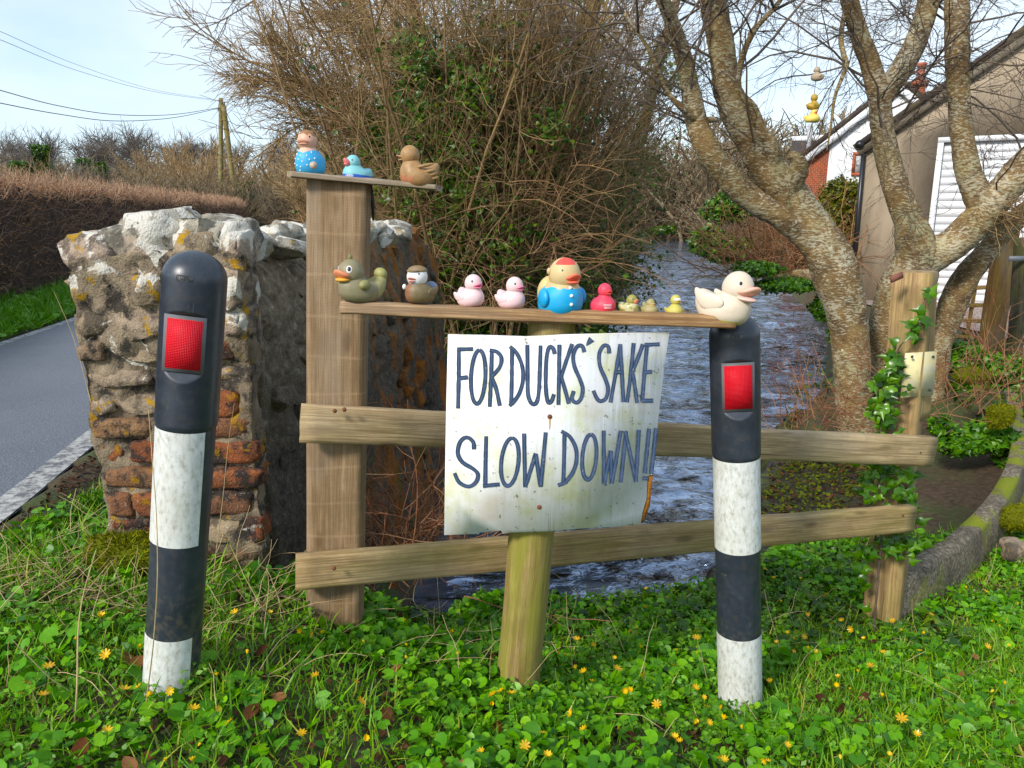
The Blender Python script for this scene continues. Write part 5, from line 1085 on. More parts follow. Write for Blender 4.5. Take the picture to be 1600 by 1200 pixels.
# ------------------------------------------------------------------ the alders by the stream
def m_bark():
    m, nt, b = newmat('alder_bark'); o = pos_c(nt); oi = oi_c(nt)
    d = noise(nt, o, 7, 4); v = N(nt, 'VectorMath', {0: o, 1: N(nt, 'VectorMath', {0: N(nt, 'TexNoise', {'Vector': o, 'Scale': 5.}).outputs[1], 'Scale': .10}, operation='SCALE').outputs[0]}, operation='ADD').outputs[0]
    s = noise(nt, mapping(nt, v, (26, 26, 78)), 1., 5, .68); s2 = noise(nt, mapping(nt, v, (60, 60, 130)), 1., 3, .6); lo = noise(nt, o, 3.4, 3); s = N(nt, 'Math', {0: s, 1: N(nt, 'MapRange', {'Value': lo, 'From Min': .3, 'From Max': .7, 'To Min': -.07, 'To Max': .10}).outputs[0]}, operation='ADD').outputs[0]
    base = ramp(nt, d, [(.3, (.085, .055, .030)), (.5, (.185, .12, .06)), (.68, (.25, .175, .085))])
    gr = noise(nt, mapping(nt, o, (1, 1, 1), (4, 4, 4)), 3.2, 3)
    lic = mix(nt, ramp(nt, gr, [(.42, 0.), (.6, .8)]), (.52, .48, .37), (.36, .34, .20))
    c = mix(nt, ramp(nt, s, [(.50, 0.), (.60, .85)]), base, lic); c = mix(nt, ramp(nt, s2, [(.62, 0.), (.68, .7)]), c, (.52, .46, .33))
    c = mix(nt, ramp(nt, s, [(.27, .7), (.36, 0.)]), c, (.035, .022, .014))
    c = mix(nt, ramp(nt, noise(nt, o, 12, 3), [(.70, 0.), (.735, .9)]), c, (.60, .57, .46))
    h = mix(nt, .4, s, d); c = N(nt, 'HueSaturation', {'Color': c, 'Saturation': 1.0}).outputs[0]; setb(nt, b, c, .85, h, .9, .02); return m
M_BARK = m_bark()
def limb(path, parent, F0, seed, sides=18, n=60, lump=.10):
    """path of (px, py, dF, width_px)"""
    pts = np.array([P(a, b_, F0+f) for a, b_, f, w in path]); wd = np.array([w*(F0+f)/FPX/2*.86 for a, b_, f, w in path])
    c = catmull(pts, n); r = np.interp(np.linspace(0, 1, n), np.linspace(0, 1, len(wd)), wd)
    V, F = tubes(c[None], r[None], sides, True); V = V.reshape(n, sides, 3)
    d = V-c[:, None]; V = c[:, None]+d*(1+lump*fbm(V, 7, seed, 3)+lump*.8*fbm(V, 2.5, seed+3, 2)+.05*fbm(V, 30, seed+6, 2))[..., None]
    put('limb', mesh('limb', V.reshape(-1, 3), F, True), M_BARK, parent); return c, r
def fine(parent, starts, seed, cfg, mat, name='twigs', sides=(4, 3, 3), bend=(0, 0, -.15)):
    rg = np.random.default_rng(seed); bag = Bag(); s, d, L, r = starts; out = []
    k = 9; cur = grow(s, d, L, k, .16, bend, rg); twigs(bag, cur, r, np.asarray(r)*.35, sides[0], rg); out.append(cur); rcur = np.broadcast_to(np.asarray(r, float), (len(s),)); Lc = np.broadcast_to(np.asarray(L, float), (len(s),))
    for lv, (cnt, ratio, kk, wob) in enumerate(cfg):
        s2, d2, pi, t = spawn(cur, cnt, (.12, 1.), (.35, 1.05), rg); L2 = Lc[pi]*ratio*rg.uniform(.5, 1.2, len(pi))*(1.25-.6*t); r2 = np.maximum(rcur[pi]*.5, .0016)
        cur = grow(s2, d2, L2, kk, wob, bend, rg); twigs(bag, cur, r2, np.maximum(r2*.4, .0012), sides[min(lv+1, len(sides)-1)], rg); rcur = r2; Lc = L2; out.append(cur)
    tag(put(name, bag.mesh(name), mat, parent), kind='stuff'); return out
AF = 6.3
alder = empty('alder_tree', P(1345, 730, AF), 'lichen flecked alder whose two limbs lean left over the stream', 'tree')
LA = []
LA.append(limb([(1347, 760, 0, 92), (1340, 700, 0, 72), (1334, 630, 0, 64), (1330, 560, 0, 64), (1322, 490, 0, 70), (1304, 425, 0, 82), (1275, 365, .0, 72), (1232, 302, .02, 62), (1192, 253, .0, 54), (1163, 205, -.05, 50), (1141, 157, -.1, 47), (1132, 105, -.15, 45), (1124, 52, -.2, 44), (1113, -5, -.25, 42), (1106, -90, -.3, 36)], alder, AF, 3, 40, 220))
LA.append(limb([(1318, 450, 0, 60), (1296, 412, .0, 56), (1264, 374, -.02, 48), (1222, 341, -.06, 42), (1180, 316, -.1, 42), (1141, 281, -.15, 45), (1110, 239, -.2, 42), (1090, 196, -.2, 38), (1079, 140, -.2, 32), (1070, 98, -.2, 30), (1052, 40, -.25, 26), (1020, -40, -.3, 22)], alder, AF, 5, 32, 180))
LA.append(limb([(1207, 262, -.05, 26), (1203, 228, -.1, 30), (1190, 205, -.12, 20), (1176, 168, -.15, 15), (1153, 138, -.2, 13), (1160, 90, -.3, 11), (1180, 46, -.4, 9), (1218, 2, -.5, 8), (1250, -60, -.6, 6)], alder, AF, 7, 10, 60))
LA.append(limb([(1120, 187, -.15, 9), (1088, 186, -.25, 12), (1062, 166, -.35, 10), (1040, 138, -.4, 8), (1015, 80, -.5, 7), (975, 20, -.6, 5)], alder, AF, 9, 8, 40))
LA.append(limb([(1232, 305, -.02, 30), (1243, 275, -.10, 34), (1246, 252, -.15, 26), (1236, 240, -.18, 14)], alder, AF, 11, 16, 40, .3))
rg = np.random.default_rng(77)
def starts_on(L, lst, n, lo, hi, Lr, rr_):
    S = []; D = []
    for i in lst:
        c, r = L[i]; k = rg.integers(int(len(c)*lo), int(len(c)*hi), n); S.append(c[k]); t = norm(np.gradient(c, axis=0))[k]; q = rg.normal(size=(n, 3)); q[:, 2] = np.abs(q[:, 2])*.4; D.append(norm(q)+t*.4)
    S = np.concatenate(S); D = np.concatenate(D); return S, D, rg.uniform(Lr[0], Lr[1], len(S)), rg.uniform(rr_[0], rr_[1], len(S))
fine(alder, starts_on(LA, [0, 1, 2, 3], 9, .52, 1., (.7, 1.7), (.006, .012)), 78, [(7, .45, 6, .2), (5, .45, 5, .22), (3, .5, 3, .2)], M_DKTW)
maple = empty('forked_tree', P(1420, 730, AF+.5), 'forked lichen flecked tree rising behind the ivy clad fence post', 'tree')
LM = []; MF = AF+.2
LM.append(limb([(1400, 760, .3, 110), (1392, 640, .25, 100), (1394, 540, .2, 92), (1412, 460, .1, 92), (1432, 400, .05, 78), (1422, 350, 0, 52), (1402, 300, 0, 44), (1385, 240, 0, 40), (1377, 185, 0, 38), (1374, 150, 0, 38), (1360, 100, 0, 33), (1340, 45, -.05, 29), (1326, -5, -.1, 27), (1310, -90, -.2, 22)], maple, MF, 13, 40, 220))
LM.append(limb([(1376, 165, .0, 30), (1390, 135, 0, 36), (1410, 105, 0, 38), (1430, 68, -.03, 36), (1446, 20, -.05, 34), (1458, -40, -.1, 30), (1475, -110, -.1, 24)], maple, MF, 15, 28, 90))
LM.append(limb([(1425, 425, .05, 60), (1455, 402, 0, 58), (1490, 380, -.05, 56), (1525, 347, -.1, 58), (1562, 305, -.15, 58), (1600, 262, -.2, 54), (1660, 200, -.25, 48), (1740, 110, -.3, 40)], maple, MF, 17, 32, 140))
LM.append(limb([(1545, 335, -.1, 50), (1527, 305, -.1, 44), (1510, 255, -.1, 38), (1500, 180, -.1, 37), (1496, 100, -.1, 37), (1495, 20, -.12, 37), (1492, -80, -.15, 32)], maple, MF, 19, 30, 140))
LM.append(limb([(1440, 700, .4, 58), (1455, 610, .35, 52), (1470, 530, .3, 46), (1490, 470, .25, 48), (1512, 430, .2, 42), (1540, 395, .2, 38), (1575, 355, .2, 34), (1640, 300, .2, 30)], maple, MF, 23, 16, 60, .16))
LM.append(limb([(1319, 22, -.05, 7), (1314, 60, -.2, 9), (1318, 85, -.3, 9), (1322, 105, -.35, 8), (1305, 150, -.4, 6), (1298, 200, -.45, 4), (1292, 235, -.5, 2)], maple, MF, 25, 7, 40))
fine(maple, starts_on(LM, [0, 1, 2, 3], 10, .55, 1., (.8, 1.9), (.006, .012)), 80, [(7, .45, 6, .2), (5, .45, 5, .22), (3, .5, 3, .2)], M_DKTW)
s, d, L, r = starts_on(LM, [0, 1, 3, 5], 7, .4, 1., (.5, 1.2), (.004, .007)); d[:, 2] -= .6; d[:, 0] -= .5
fine(maple, (s, d, L, r), 81, [(6, .5, 6, .2), (5, .5, 4, .2)], M_DKTW, 'drooping_twigs', bend=(0, 0, -.5))
# fibrous debris caught in the low fork
rgx = np.random.default_rng(5); n = 260; s = P(1575, 335, MF-.2)+rgx.normal(size=(n, 3))*np.array([.12, .1, .08]); bag = Bag(); twigs(bag, grow(s, rgx.normal(size=(n, 3))+np.array([.6, 0, .1]), rgx.uniform(.1, .35, n), 4, .3, (0, 0, -.4), rgx), .003, .0015, 3, rgx); tag(put('caught_debris', bag.mesh('caught_debris'), M_TAN, maple), kind='stuff')

# ------------------------------------------------------------------ ivy-hung hedgerow trees on the left bank
rg = np.random.default_rng(101)
bush = empty('hedgerow_tree', P(800, 600, 8), 'sprawling many stemmed bare tree tangled with ivy left of the stream', 'tree')
def trunk(path, F0, seed, mat=M_BUSH, parent=bush):
    pts = np.array([P(a, b_, F0+f) for a, b_, f, w in path]); wd = np.array([w*(F0+f)/FPX/2 for a, b_, f, w in path]); n = 50
    c = catmull(pts, n); r = np.interp(np.linspace(0, 1, n), np.linspace(0, 1, len(wd)), wd); V, F = tubes(c[None], r[None], 10, True)
    V = V+(fbm(V, 6, seed, 3)*.025)[:, None]; bag = Bag(); bag.add(V, F, .15); put('trunk', bag.mesh('trunk', True), mat, parent); return c, r
TB = [trunk([(800, 640, 0, 46), (775, 420, 0, 34), (735, 300, 0, 26), (700, 190, 0, 24), (672, 110, 0, 20), (650, 30, 0, 16), (630, -80, 0, 12)], 8.2, 2),
      trunk([(872, 540, .3, 40), (880, 420, .3, 30), (885, 280, .2, 26), (905, 150, .1, 22), (920, 40, 0, 18), (940, -80, 0, 14)], 9.6, 3),
      trunk([(780, 600, -.2, 34), (720, 420, -.2, 24), (650, 300, -.2, 18), (590, 230, -.2, 15), (520, 170, -.2, 11), (455, 120, -.2, 7)], 8.0, 4),
      trunk([(925, 500, 0, 34), (950, 430, 0, 26), (975, 300, 0, 22), (1010, 180, 0, 18), (1040, 60, 0, 14), (1075, -60, 0, 10)], 12.5, 5),
      trunk([(828, 560, .2, 36), (835, 400, .2, 24), (830, 250, .2, 22), (815, 120, .2, 18), (820, -60, .2, 14)], 8.5, 6),
      trunk([(760, 640, .4, 30), (690, 400, .4, 20), (640, 250, .4, 16), (600, 120, .4, 13), (570, 20, .4, 10), (550, -80, .4, 8)], 8.3, 8)]
# coppice stems
n = 190; by = 7.0+7.5*rg.uniform(0, 1, n)**1.4; bx = np.interp(by, _XL[:, 0], _XL[:, 1])-.12-rg.uniform(0, 1, n)**1.2*np.interp(by, [7, 9, 14], [.95, 1.5, 2.4]); s = np.stack([bx, by, np.full(n, -.6)], 1)
d = np.stack([(bx-np.interp(by, _XL[:, 0], _XL[:, 1])+1.0)*.20+rg.normal(size=n)*.12, rg.normal(size=n)*.12-.03, np.ones(n)], 1); L = rg.uniform(2.6, 5.4, n)
bag = Bag(); st = grow(s, d, L, 12, .055, (0, 0, .0), rg); twigs(bag, st, rg.uniform(.012, .030, n), .006, 5, rg, 0, .8); tag(put('stems', bag.mesh('stems'), M_BUSH, bush), kind='stuff')
bag = Bag(); s2, d2, pi, t = spawn(st, 7, (.2, 1), (.25, .9), rg); l2 = rg.uniform(.5, 1.5, len(s2)); b2 = grow(s2, d2, l2, 7, .16, (0, 0, -.05), rg); twigs(bag, b2, .0065, .003, 3, rg)
s3, d3, pi3, t = spawn(b2, 6, (.1, 1), (.3, 1.), rg); b3 = grow(s3, d3, l2[pi3]*rg.uniform(.25, .6, len(s3)), 5, .2, (0, 0, -.1), rg); twigs(bag, b3, .0036, .002, 3, rg)
s4, d4, pi4, t = spawn(b3, 2, (.1, 1), (.3, 1.), rg); b4 = grow(s4, d4, rg.uniform(.08, .28, len(s4)), 3, .2, (0, 0, -.1), rg); twigs(bag, b4, .0022, .0014, 3, rg)
tag(put('twigs', bag.mesh('twigs'), M_BUSH, bush), kind='stuff')
# pale spray reaching left against the sky
bag = Bag(); n = 46; c = TB[2][0]; k = rg.integers(18, 50, n); s = c[k]; k2 = rg.integers(25, 50, 30); s = np.concatenate([s, TB[5][0][k2], TB[0][0][rg.integers(26, 50, 22)]]); n = len(s)
d = np.stack([-rg.uniform(.35, 1.2, n), rg.normal(size=n)*.35-.1, rg.uniform(-.10, 1.1, n)], 1); L = rg.uniform(.45, 1.1, n); q1 = grow(s, d, L, 9, .10, (0, 0, .10), rg); twigs(bag, q1, .011, .0045, 4, rg)
s2, d2, pi, t = spawn(q1, 11, (.1, 1), (.3, .85), rg); q2 = grow(s2, d2, L[pi]*rg.uniform(.2, .55, len(s2)), 6, .14, (-.05, 0, .12), rg); twigs(bag, q2, .0048, .0028, 3, rg)
s3, d3, pi, t = spawn(q2, 7, (.1, 1), (.3, .9), rg); q3 = grow(s3, d3, rg.uniform(.08, .32, len(s3)), 4, .16, (0, 0, .1), rg); twigs(bag, q3, .0030, .0018, 3, rg)
tag(put('spray_twigs', bag.mesh('spray_twigs'), M_TAN, bush), kind='stuff')
# overhanging wisp at the top
bag = Bag(); s = np.array([P(470, -60, 7.4), P(460, -75, 7.4), P(480, -40, 7.5), P(520, -60, 7.4)]); q1 = grow(s, np.array([(-1, 0, .12), (-1, 0, .22), (-1, 0, -.05), (-.9, .1, -.15)]), np.array([1.5, 1.35, 1.2, 1.0]), 10, .08, (0, 0, -.12), rg); twigs(bag, q1, .011, .004, 4, rg)
s2, d2, pi, t = spawn(q1, 12, (.2, 1), (.3, .7), rg); q2 = grow(s2, d2, rg.uniform(.2, .55, len(s2)), 6, .12, (0, 0, -.1), rg); twigs(bag, q2, .005, .0028, 3, rg); s3, d3, pi, t = spawn(q2, 4, (.1, 1), (.3, .9), rg); twigs(bag, grow(s3, d3, rg.uniform(.06, .2, len(s3)), 4, .15, (0, 0, 0), rg), .003, .0018, 3, rg)
tag(put('overhanging_twigs', bag.mesh('overhanging_twigs'), M_GREYTW, bush), kind='stuff')
# ivy
bag = Bag(); lp = []
for px, py, rx, n in ((650, 80, 40, 260), (665, 130, 45, 420), (630, 200, 55, 520), (700, 150, 60, 520), (745, 150, 50, 420), (690, 250, 70, 700), (600, 250, 50, 380), (720, 330, 80, 900), (660, 320, 60, 600), (760, 250, 50, 420), (820, 190, 60, 420), (840, 300, 60, 420), (740, 420, 90, 1300), (830, 430, 80, 1000), (660, 430, 60, 700), (900, 400, 70, 800), (960, 420, 60, 600), (860, 180, 50, 260), (950, 160, 60, 240), (1000, 260, 50, 260), (940, 330, 60, 420), (700, 520, 80, 900), (800, 520, 120, 1200), (930, 500, 50, 500), (780, 60, 60, 260), (880, 60, 60, 240), (1050, 120, 50, 200)):
    n = int(n*1.9); q = rg.normal(size=(n, 3)); px_ = px+q[:, 0]*rx*.55; py_ = py+q[:, 1]*rx*.55; F_ = np.interp(px, [600, 780, 860, 1000], [7.3, 7.2, 8.2, 11.6])+np.abs(q[:, 2])*.8-.15
    lp.append(np.array([P(a, b_, f) for a, b_, f in zip(px_, py_, F_)]))
lp = np.concatenate(lp); leaves(bag, IV, IF, lp, rg, .045, .095, .9, np.tile(np.array([-.25, -.8, .6]), (len(lp), 1)), 0, 1.)
for px, py, rx, n in ((735, 140, 34, 300), (700, 230, 40, 320), (655, 185, 30, 220), (722, 310, 44, 360), (640, 300, 36, 220), (780, 380, 44, 300), (655, 95, 24, 160), (860, 200, 30, 160), (690, 400, 40, 280)):
    q = rg.normal(size=(n, 3)); qq = np.array([P(px+a*rx*.6, py+b_*rx*.7, 6.75+abs(c_)*.25) for a, b_, c_ in q]); leaves(bag, IV, IF, qq, rg, .04, .08, .8, np.tile(np.array([-.2, -.8, .6]), (n, 1)), .25, 1.)
for i in (0, 1, 3, 4):
    c, r = TB[i]; m = 900; k = rg.integers(0, 40, m); q = norm(rg.normal(size=(m, 3))); leaves(bag, IV, IF, c[k]+q*(r[k]+.04)[:, None], rg, .04, .08, .6, q, 0, .7)
pp = np.concatenate([onlines(st, 6000, rg, .07), onlines(b2, 4500, rg, .05)]); pp = pp[pp[:, 2] < 2.6]; leaves(bag, IV, IF, pp, rg, .035, .07, 1.0, None, 0, .6)
tag(put('ivy', bag.mesh('ivy'), M_IVY, bush), kind='stuff')
bag = Bag(); q = np.array([P(640+rg.uniform(-20, 190), rg.uniform(60, 300), 7.45) for _ in range(46)]); leaves(bag, IV, IF, q, rg, .05, .08, .8, np.tile(np.array([0, -1., .3]), (46, 1))); tag(put('yellow_leaves', bag.mesh('yellow_leaves'), M_YLEAF, bush), kind='stuff')
# fine tangle in front of the ivy
bag = Bag(); n = 3400; pxs = rg.uniform(560, 1010, n); pys = rg.uniform(20, 500, n); Fs_ = np.interp(pxs, [560, 780, 860, 1010], [6.9, 6.8, 7.6, 11.0])+rg.uniform(0, 1.4, n)
s = np.array([P(a, b_, f) for a, b_, f in zip(pxs, pys, Fs_)]); d = rg.normal(size=(n, 3))*np.array([.7, .6, .5])+np.array([0, 0, .35]); tg = grow(s, d, rg.uniform(.25, .9, n), 8, .22, (0, 0, -.25), rg); twigs(bag, tg, rg.uniform(.0022, .0050, n), .0016, 3, rg, 0, 1)
s2, d2, pi, t = spawn(tg, 3, (.1, 1), (.4, 1.2), rg); twigs(bag, grow(s2, d2, rg.uniform(.08, .3, len(s2)), 4, .22, (0, 0, -.1), rg), .0022, .0014, 3, rg)
tag(put('fine_tangle', bag.mesh('fine_tangle'), M_TAN, bush), kind='stuff')
# bramble skirts
def bramble(label, spots, seed, F0, Lr, mat, cnt=5, r=.005, lean=(0, -.2, .7), bend=(0, 0, -.7)):
    rg2 = np.random.default_rng(seed); bag = Bag(); root = empty('bramble', P(*spots[0][:2], F0), label, 'shrub')
    for px, py, n, rad in spots:
        c = P(px, py, F0); s = c+rg2.normal(size=(n, 3))*np.array([rad, rad*.6, rad*.3]); d = rg2.normal(size=(n, 3))*np.array([.9, .5, .4])+np.array(lean)
        L = rg2.uniform(Lr[0], Lr[1], n); a = grow(s, d, L, 10, .12, bend, rg2); twigs(bag, a, r, r*.5, 4, rg2); s2, d2, pi, t = spawn(a, cnt, (.15, 1), (.5, 1.2), rg2); b_ = grow(s2, d2, L[pi]*rg2.uniform(.12, .4, len(pi)), 5, .18, bend, rg2); twigs(bag, b_, r*.6, r*.35, 3, rg2)
    put('stems', bag.mesh('stems'), mat, root); return root, a
bramble('tangled brown bramble stems hanging below the hedgerow tree', [(700, 420, 50, .4), (780, 400, 40, .4), (840, 420, 30, .3), (650, 470, 50, .3), (740, 330, 50, .4), (760, 500, 40, .4)], 7, 7.3, (.5, 1.5), twigmat('pale_bramble', (.16, .085, .05), (.26, .16, .09), (.36, .25, .15)), 4, .005)
bramble('reddish bare bramble stems behind the lower rail by the sign', [(640, 880, 26, .16), (600, 900, 16, .12), (690, 870, 18, .12)], 8, 3.15, (.35, .85), M_RED, 5, .0036, (.05, .0, 1.0), (0, 0, -.25))
bramble('thin reddish twigs growing from the bank below the alder', [(1290, 660, 26, .22), (1330, 650, 18, .2), (1250, 690, 12, .2)], 9, 5.6, (.25, .7), M_RED, 5, .0035, (-.2, 0, .8), (0, 0, -.2))
bramble('brown fallen brushwood heaped on the far right bank of the stream', [(1220, 425, 60, .5), (1260, 420, 60, .5), (1180, 420, 40, .4), (1285, 400, 30, .4)], 10, 14.5, (.6, 1.9), twigmat('brushwood', (.16, .08, .045), (.28, .15, .085), (.38, .24, .14)), 6, .011, (-.2, -.1, .75), (0, 0, -.1))
bramble('dry twigs at the foot of the right bank beside the kerb wall', [(1500, 640, 20, .2), (1540, 600, 20, .25), (1580, 640, 14, .2)], 11, 5.4, (.3, .9), M_RED, 4, .0035, (0, -.1, 1.), (0, 0, -.2))
log = limb([(1240, 428, 0, 16), (1275, 432, -.3, 26), (1310, 438, -.6, 34)], tag(empty('fallen_log', P(1280, 445, 13), 'fallen lichened log lying under the brushwood on the right bank', 'log')), 13.2, 33, 10, 20)
# evergreen clumps on the right bank and by the cottage
def clump(name, label, spots, F0, seed, mat, s0, s1, group=None, cat='shrub', fl=None):
    rg2 = np.random.default_rng(seed); bag = Bag(); root = empty(name, P(spots[0][0], spots[0][1]+20, F0), label, cat, group); sb = Bag()
    for px, py, rx, ry, n in spots:
        c = P(px, py, F0); k = F0/FPX; q = rg2.normal(size=(n, 3)); q = q/np.maximum(np.linalg.norm(q, axis=1, keepdims=True), 1e-6)*rg2.uniform(.45, 1, n)[:, None]**.6; q = q*(1+.25*vnoise(q*2.2+seed, 1.3, seed))[:, None]
        pos = c+q*np.array([rx*k, rx*k*.8, ry*k]); leaves(bag, IV, IF, pos, rg2, s0, s1, .8, norm(q+np.array([0, -.2, .4])))
        st_ = c+rg2.normal(size=(14, 3))*np.array([rx*k*.2, rx*k*.2, 0])-np.array([0, 0, ry*k]); twigs(sb, grow(st_, rg2.normal(size=(14, 3))*.4+np.array([0, 0, 1]), ry*k*1.7, 6, .1, (0, 0, 0), rg2), .012, .005, 4, rg2)
    put('foliage', bag.mesh('foliage'), mat, root)['kind'] = 'stuff'; put('stems', sb.mesh('stems'), M_DKTW, root); return root
M_OLIVE = leafmat('olive_leaves', [(0, (.05, .06, .012)), (.5, (.11, .12, .022)), (1, (.20, .19, .045))], .45, .25)
clump('evergreen_hedge', 'olive green bushy hedge in front of the white cottage', [(1315, 318, 36, 40, 3600), (1300, 350, 30, 50, 2200), (1335, 345, 26, 60, 2400), (1330, 400, 30, 60, 1500)], 17.5, 3, M_OLIVE, .06, .13, cat='hedge')
clump('bank_shrub', 'dark green leafy shrub at the water bend on the right bank', [(1105, 378, 24, 22, 1500), (1130, 388, 26, 22, 1400), (1160, 392, 24, 18, 900)], 26, 4, M_IVY, .14, .30)
clump('bank_shrub', 'round dark holly bush behind the bend of the stream', [(1150, 320, 34, 26, 1500), (1120, 330, 22, 18, 700)], 36, 5, M_IVY, .16, .34)
clump('bank_shrub', 'bright green plants on the far left bank at the head of the water', [(1060, 357, 26, 7, 700), (1030, 360, 18, 6, 300)], 62, 6, M_IVYB, .2, .45)
clump('bank_shrub', 'low mossy greenery along the right bank under the brushwood', [(1230, 445, 50, 12, 1100), (1290, 480, 24, 22, 900), (1180, 420, 40, 12, 700), (1310, 520, 16, 30, 700)], 13, 7, M_IVYB, .05, .12)

M_LUSH = leafmat('lush_leaves', [(0, (.035, .10, .015)), (.5, (.08, .20, .025)), (1, (.17, .31, .05))], .42, .3)
clump('bank_shrub', 'lush green leafy plants behind the kerb wall at the right edge', [(1500, 690, 42, 20, 900), (1548, 682, 42, 26, 900), (1575, 715, 20, 18, 300), (1470, 665, 18, 16, 200)], 5.3, 8, M_LUSH, .04, .085)
clump('bank_shrub', 'low green plants round the foot of the leaning gate post', [(1500, 560, 40, 24, 900), (1560, 575, 45, 22, 900), (1530, 615, 50, 24, 900), (1590, 600, 24, 30, 500)], 6.9, 9, M_LUSH, .04, .09)
# ------------------------------------------------------------------ verge plants
rg = np.random.default_rng(303)
M_CEL = leafmat('celandine_leaves', [(0, (.052, .165, .022)), (.4, (.115, .30, .034)), (.8, (.20, .43, .06)), (1, (.31, .53, .11))], .42, .32, .4)
M_GRASS = leafmat('grass_blades', [(0, (.09, .22, .03)), (.55, (.19, .39, .055)), (.85, (.32, .45, .11)), (1, (.52, .43, .20))], .5, .3)
M_HERB = leafmat('fine_herbs', [(0, (.07, .19, .02)), (1, (.20, .37, .06))], .5, .3)
M_DEAD = leafmat('dead_leaf', [(0, (.05, .025, .016)), (.5, (.13, .065, .04)), (1, (.26, .15, .10))], .7, .15, .3)
M_MOSS = leafmat('moss', [(0, (.06, .075, .008)), (.5, (.17, .18, .015)), (1, (.30, .29, .03))], .8, .2, .2)
M_MOSS2 = leafmat('slab_moss', [(0, (.04, .05, .008)), (1, (.12, .14, .02))], .8, .1, .2)
def pixv(p):
    d = p-np.array([0, 0, CAMZ]); zc = d[:, 1]*CP-d[:, 2]*SP; yc = d[:, 1]*SP+d[:, 2]*CP; return 800+FPX*d[:, 0]/zc, 600-FPX*yc/zc
def sample(n, x0, x1, y0, y1, dens=None, smin=.12, margin=420):
    """random ground points that fall in view, outside road, water and wall"""
    X = rg.uniform(x0, x1, n*4); Y = rg.uniform(y0, y1, n*4); Z = gz(X, Y); p = np.stack([X, Y, Z], 1)
    ok = (bank_s(X, Y) > smin) & ~((X < poly_x(ROAD_R, Y)+.05) & (X > poly_x(ROAD_L, Y)-.05)); a, b_ = pixv(p); ok &= (a > -margin) & (a < 1600+margin) & (b_ < 1200+margin*2)
    t = np.clip((Y-2.6)/3, 0, 1); ok &= ~((Y > 2.62) & (Y < 5.7) & (X > XA+.30*t) & (X < XB+.40*t)); ok &= ~((X > 1.9) & (X < 3.9) & (Y > 4.4) & (Y < 7))
    if dens is not None: ok &= rg.uniform(0, 1, n*4) < dens(X, Y, a, b_)
    return p[ok][:n]
def nz(X, Y, s, k): return .5+.5*fbm(np.stack([X, Y, X*0], -1), s, k, 2)
# how lush: celandine dominates except the grassy left edge and lower right
def d_cel(X, Y, a, b_): return np.clip(2.2*nz(X, Y, 2.6, 41)-.55, .02, 1)*np.where(a < 330, .45, 1)*np.where((a > 1230) & (b_ > 1010), .30, 1)
def d_gra(X, Y, a, b_): return np.clip(nz(X, Y, 2.2, 43)*1.1, 0, 1)*np.where(a < 360, 1., .35)*np.where((a > 1200) & (b_ > 980), 3.2, 1)
bag = Bag(); sb = Bag()
p = sample(36000, -1.85, 4.2, .9, 4.3, d_cel); hgt = .025+.085*nz(p[:, 0], p[:, 1], 3.4, 47)**1.3; q = p.copy(); q[:, 2] += hgt*rg.uniform(.15, 1, len(p))
bigk = rg.uniform(0, 1, len(q))**2; leaves(bag, RV, RF, q[bigk < .5], rg, .014, .030, .5, None, 0, 1); leaves(bag, RV, RF, q[bigk >= .5], rg, .028, .050, .45, None, 0, .9)
tag(put('celandine_leaves', bag.mesh('celandine_leaves'), M_CEL), 'carpet of rounded glossy celandine leaves on the verge', 'ground cover', kind='stuff')
kk = rg.choice(len(q), 5000, replace=False); a = p[kk]+rg.normal(size=(5000, 3))*np.array([.02, .02, 0]); pts = np.stack([a, (a+q[kk])/2+rg.normal(size=a.shape)*.006, q[kk]], 1); twigs(sb, pts, .0014, .001, 3, rg)
tag(put('celandine_stalks', sb.mesh('celandine_stalks'), M_HERB), 'thin green stalks below the celandine leaves', 'ground cover', kind='stuff')
bag = Bag()
for bend in (.25, .55, .9):
    tv, tf = T_blade(bend); p = sample(21000, -1.85, 4.6, .9, 4.6, d_gra); tv = tv*np.array([1, .8, 1]); leaves(bag, tv, tf, p, rg, .03, .095, .38, None, 0, .97)
tv, tf = T_blade(.6); p = sample(420, -1.7, -.9, 2.2, 3.2, None); leaves(bag, tv*np.array([1, .6, 1]), tf, p, rg, .08, .18, .4)
tag(put('grass', bag.mesh('grass'), M_GRASS), 'short green grass blades among the verge plants', 'grass', kind='stuff')
bag = Bag(); p = sample(1300, -1.7, 4.0, 1.0, 4.2, lambda X, Y, a, b_: np.clip(nz(X, Y, 1.8, 51)*1.6-.5, .05, 1))
for rep in range(16):
    q = p+np.stack([rg.normal(size=len(p))*.010, rg.normal(size=len(p))*.010, rg.uniform(.01, .085, len(p))], 1); leaves(bag, T_QUAD, F_QUAD, q, rg, .010, .022, .6)
tag(put('fine_herbs', bag.mesh('fine_herbs'), M_HERB), 'feathery small leaved herbs scattered through the verge', 'ground cover', kind='stuff')
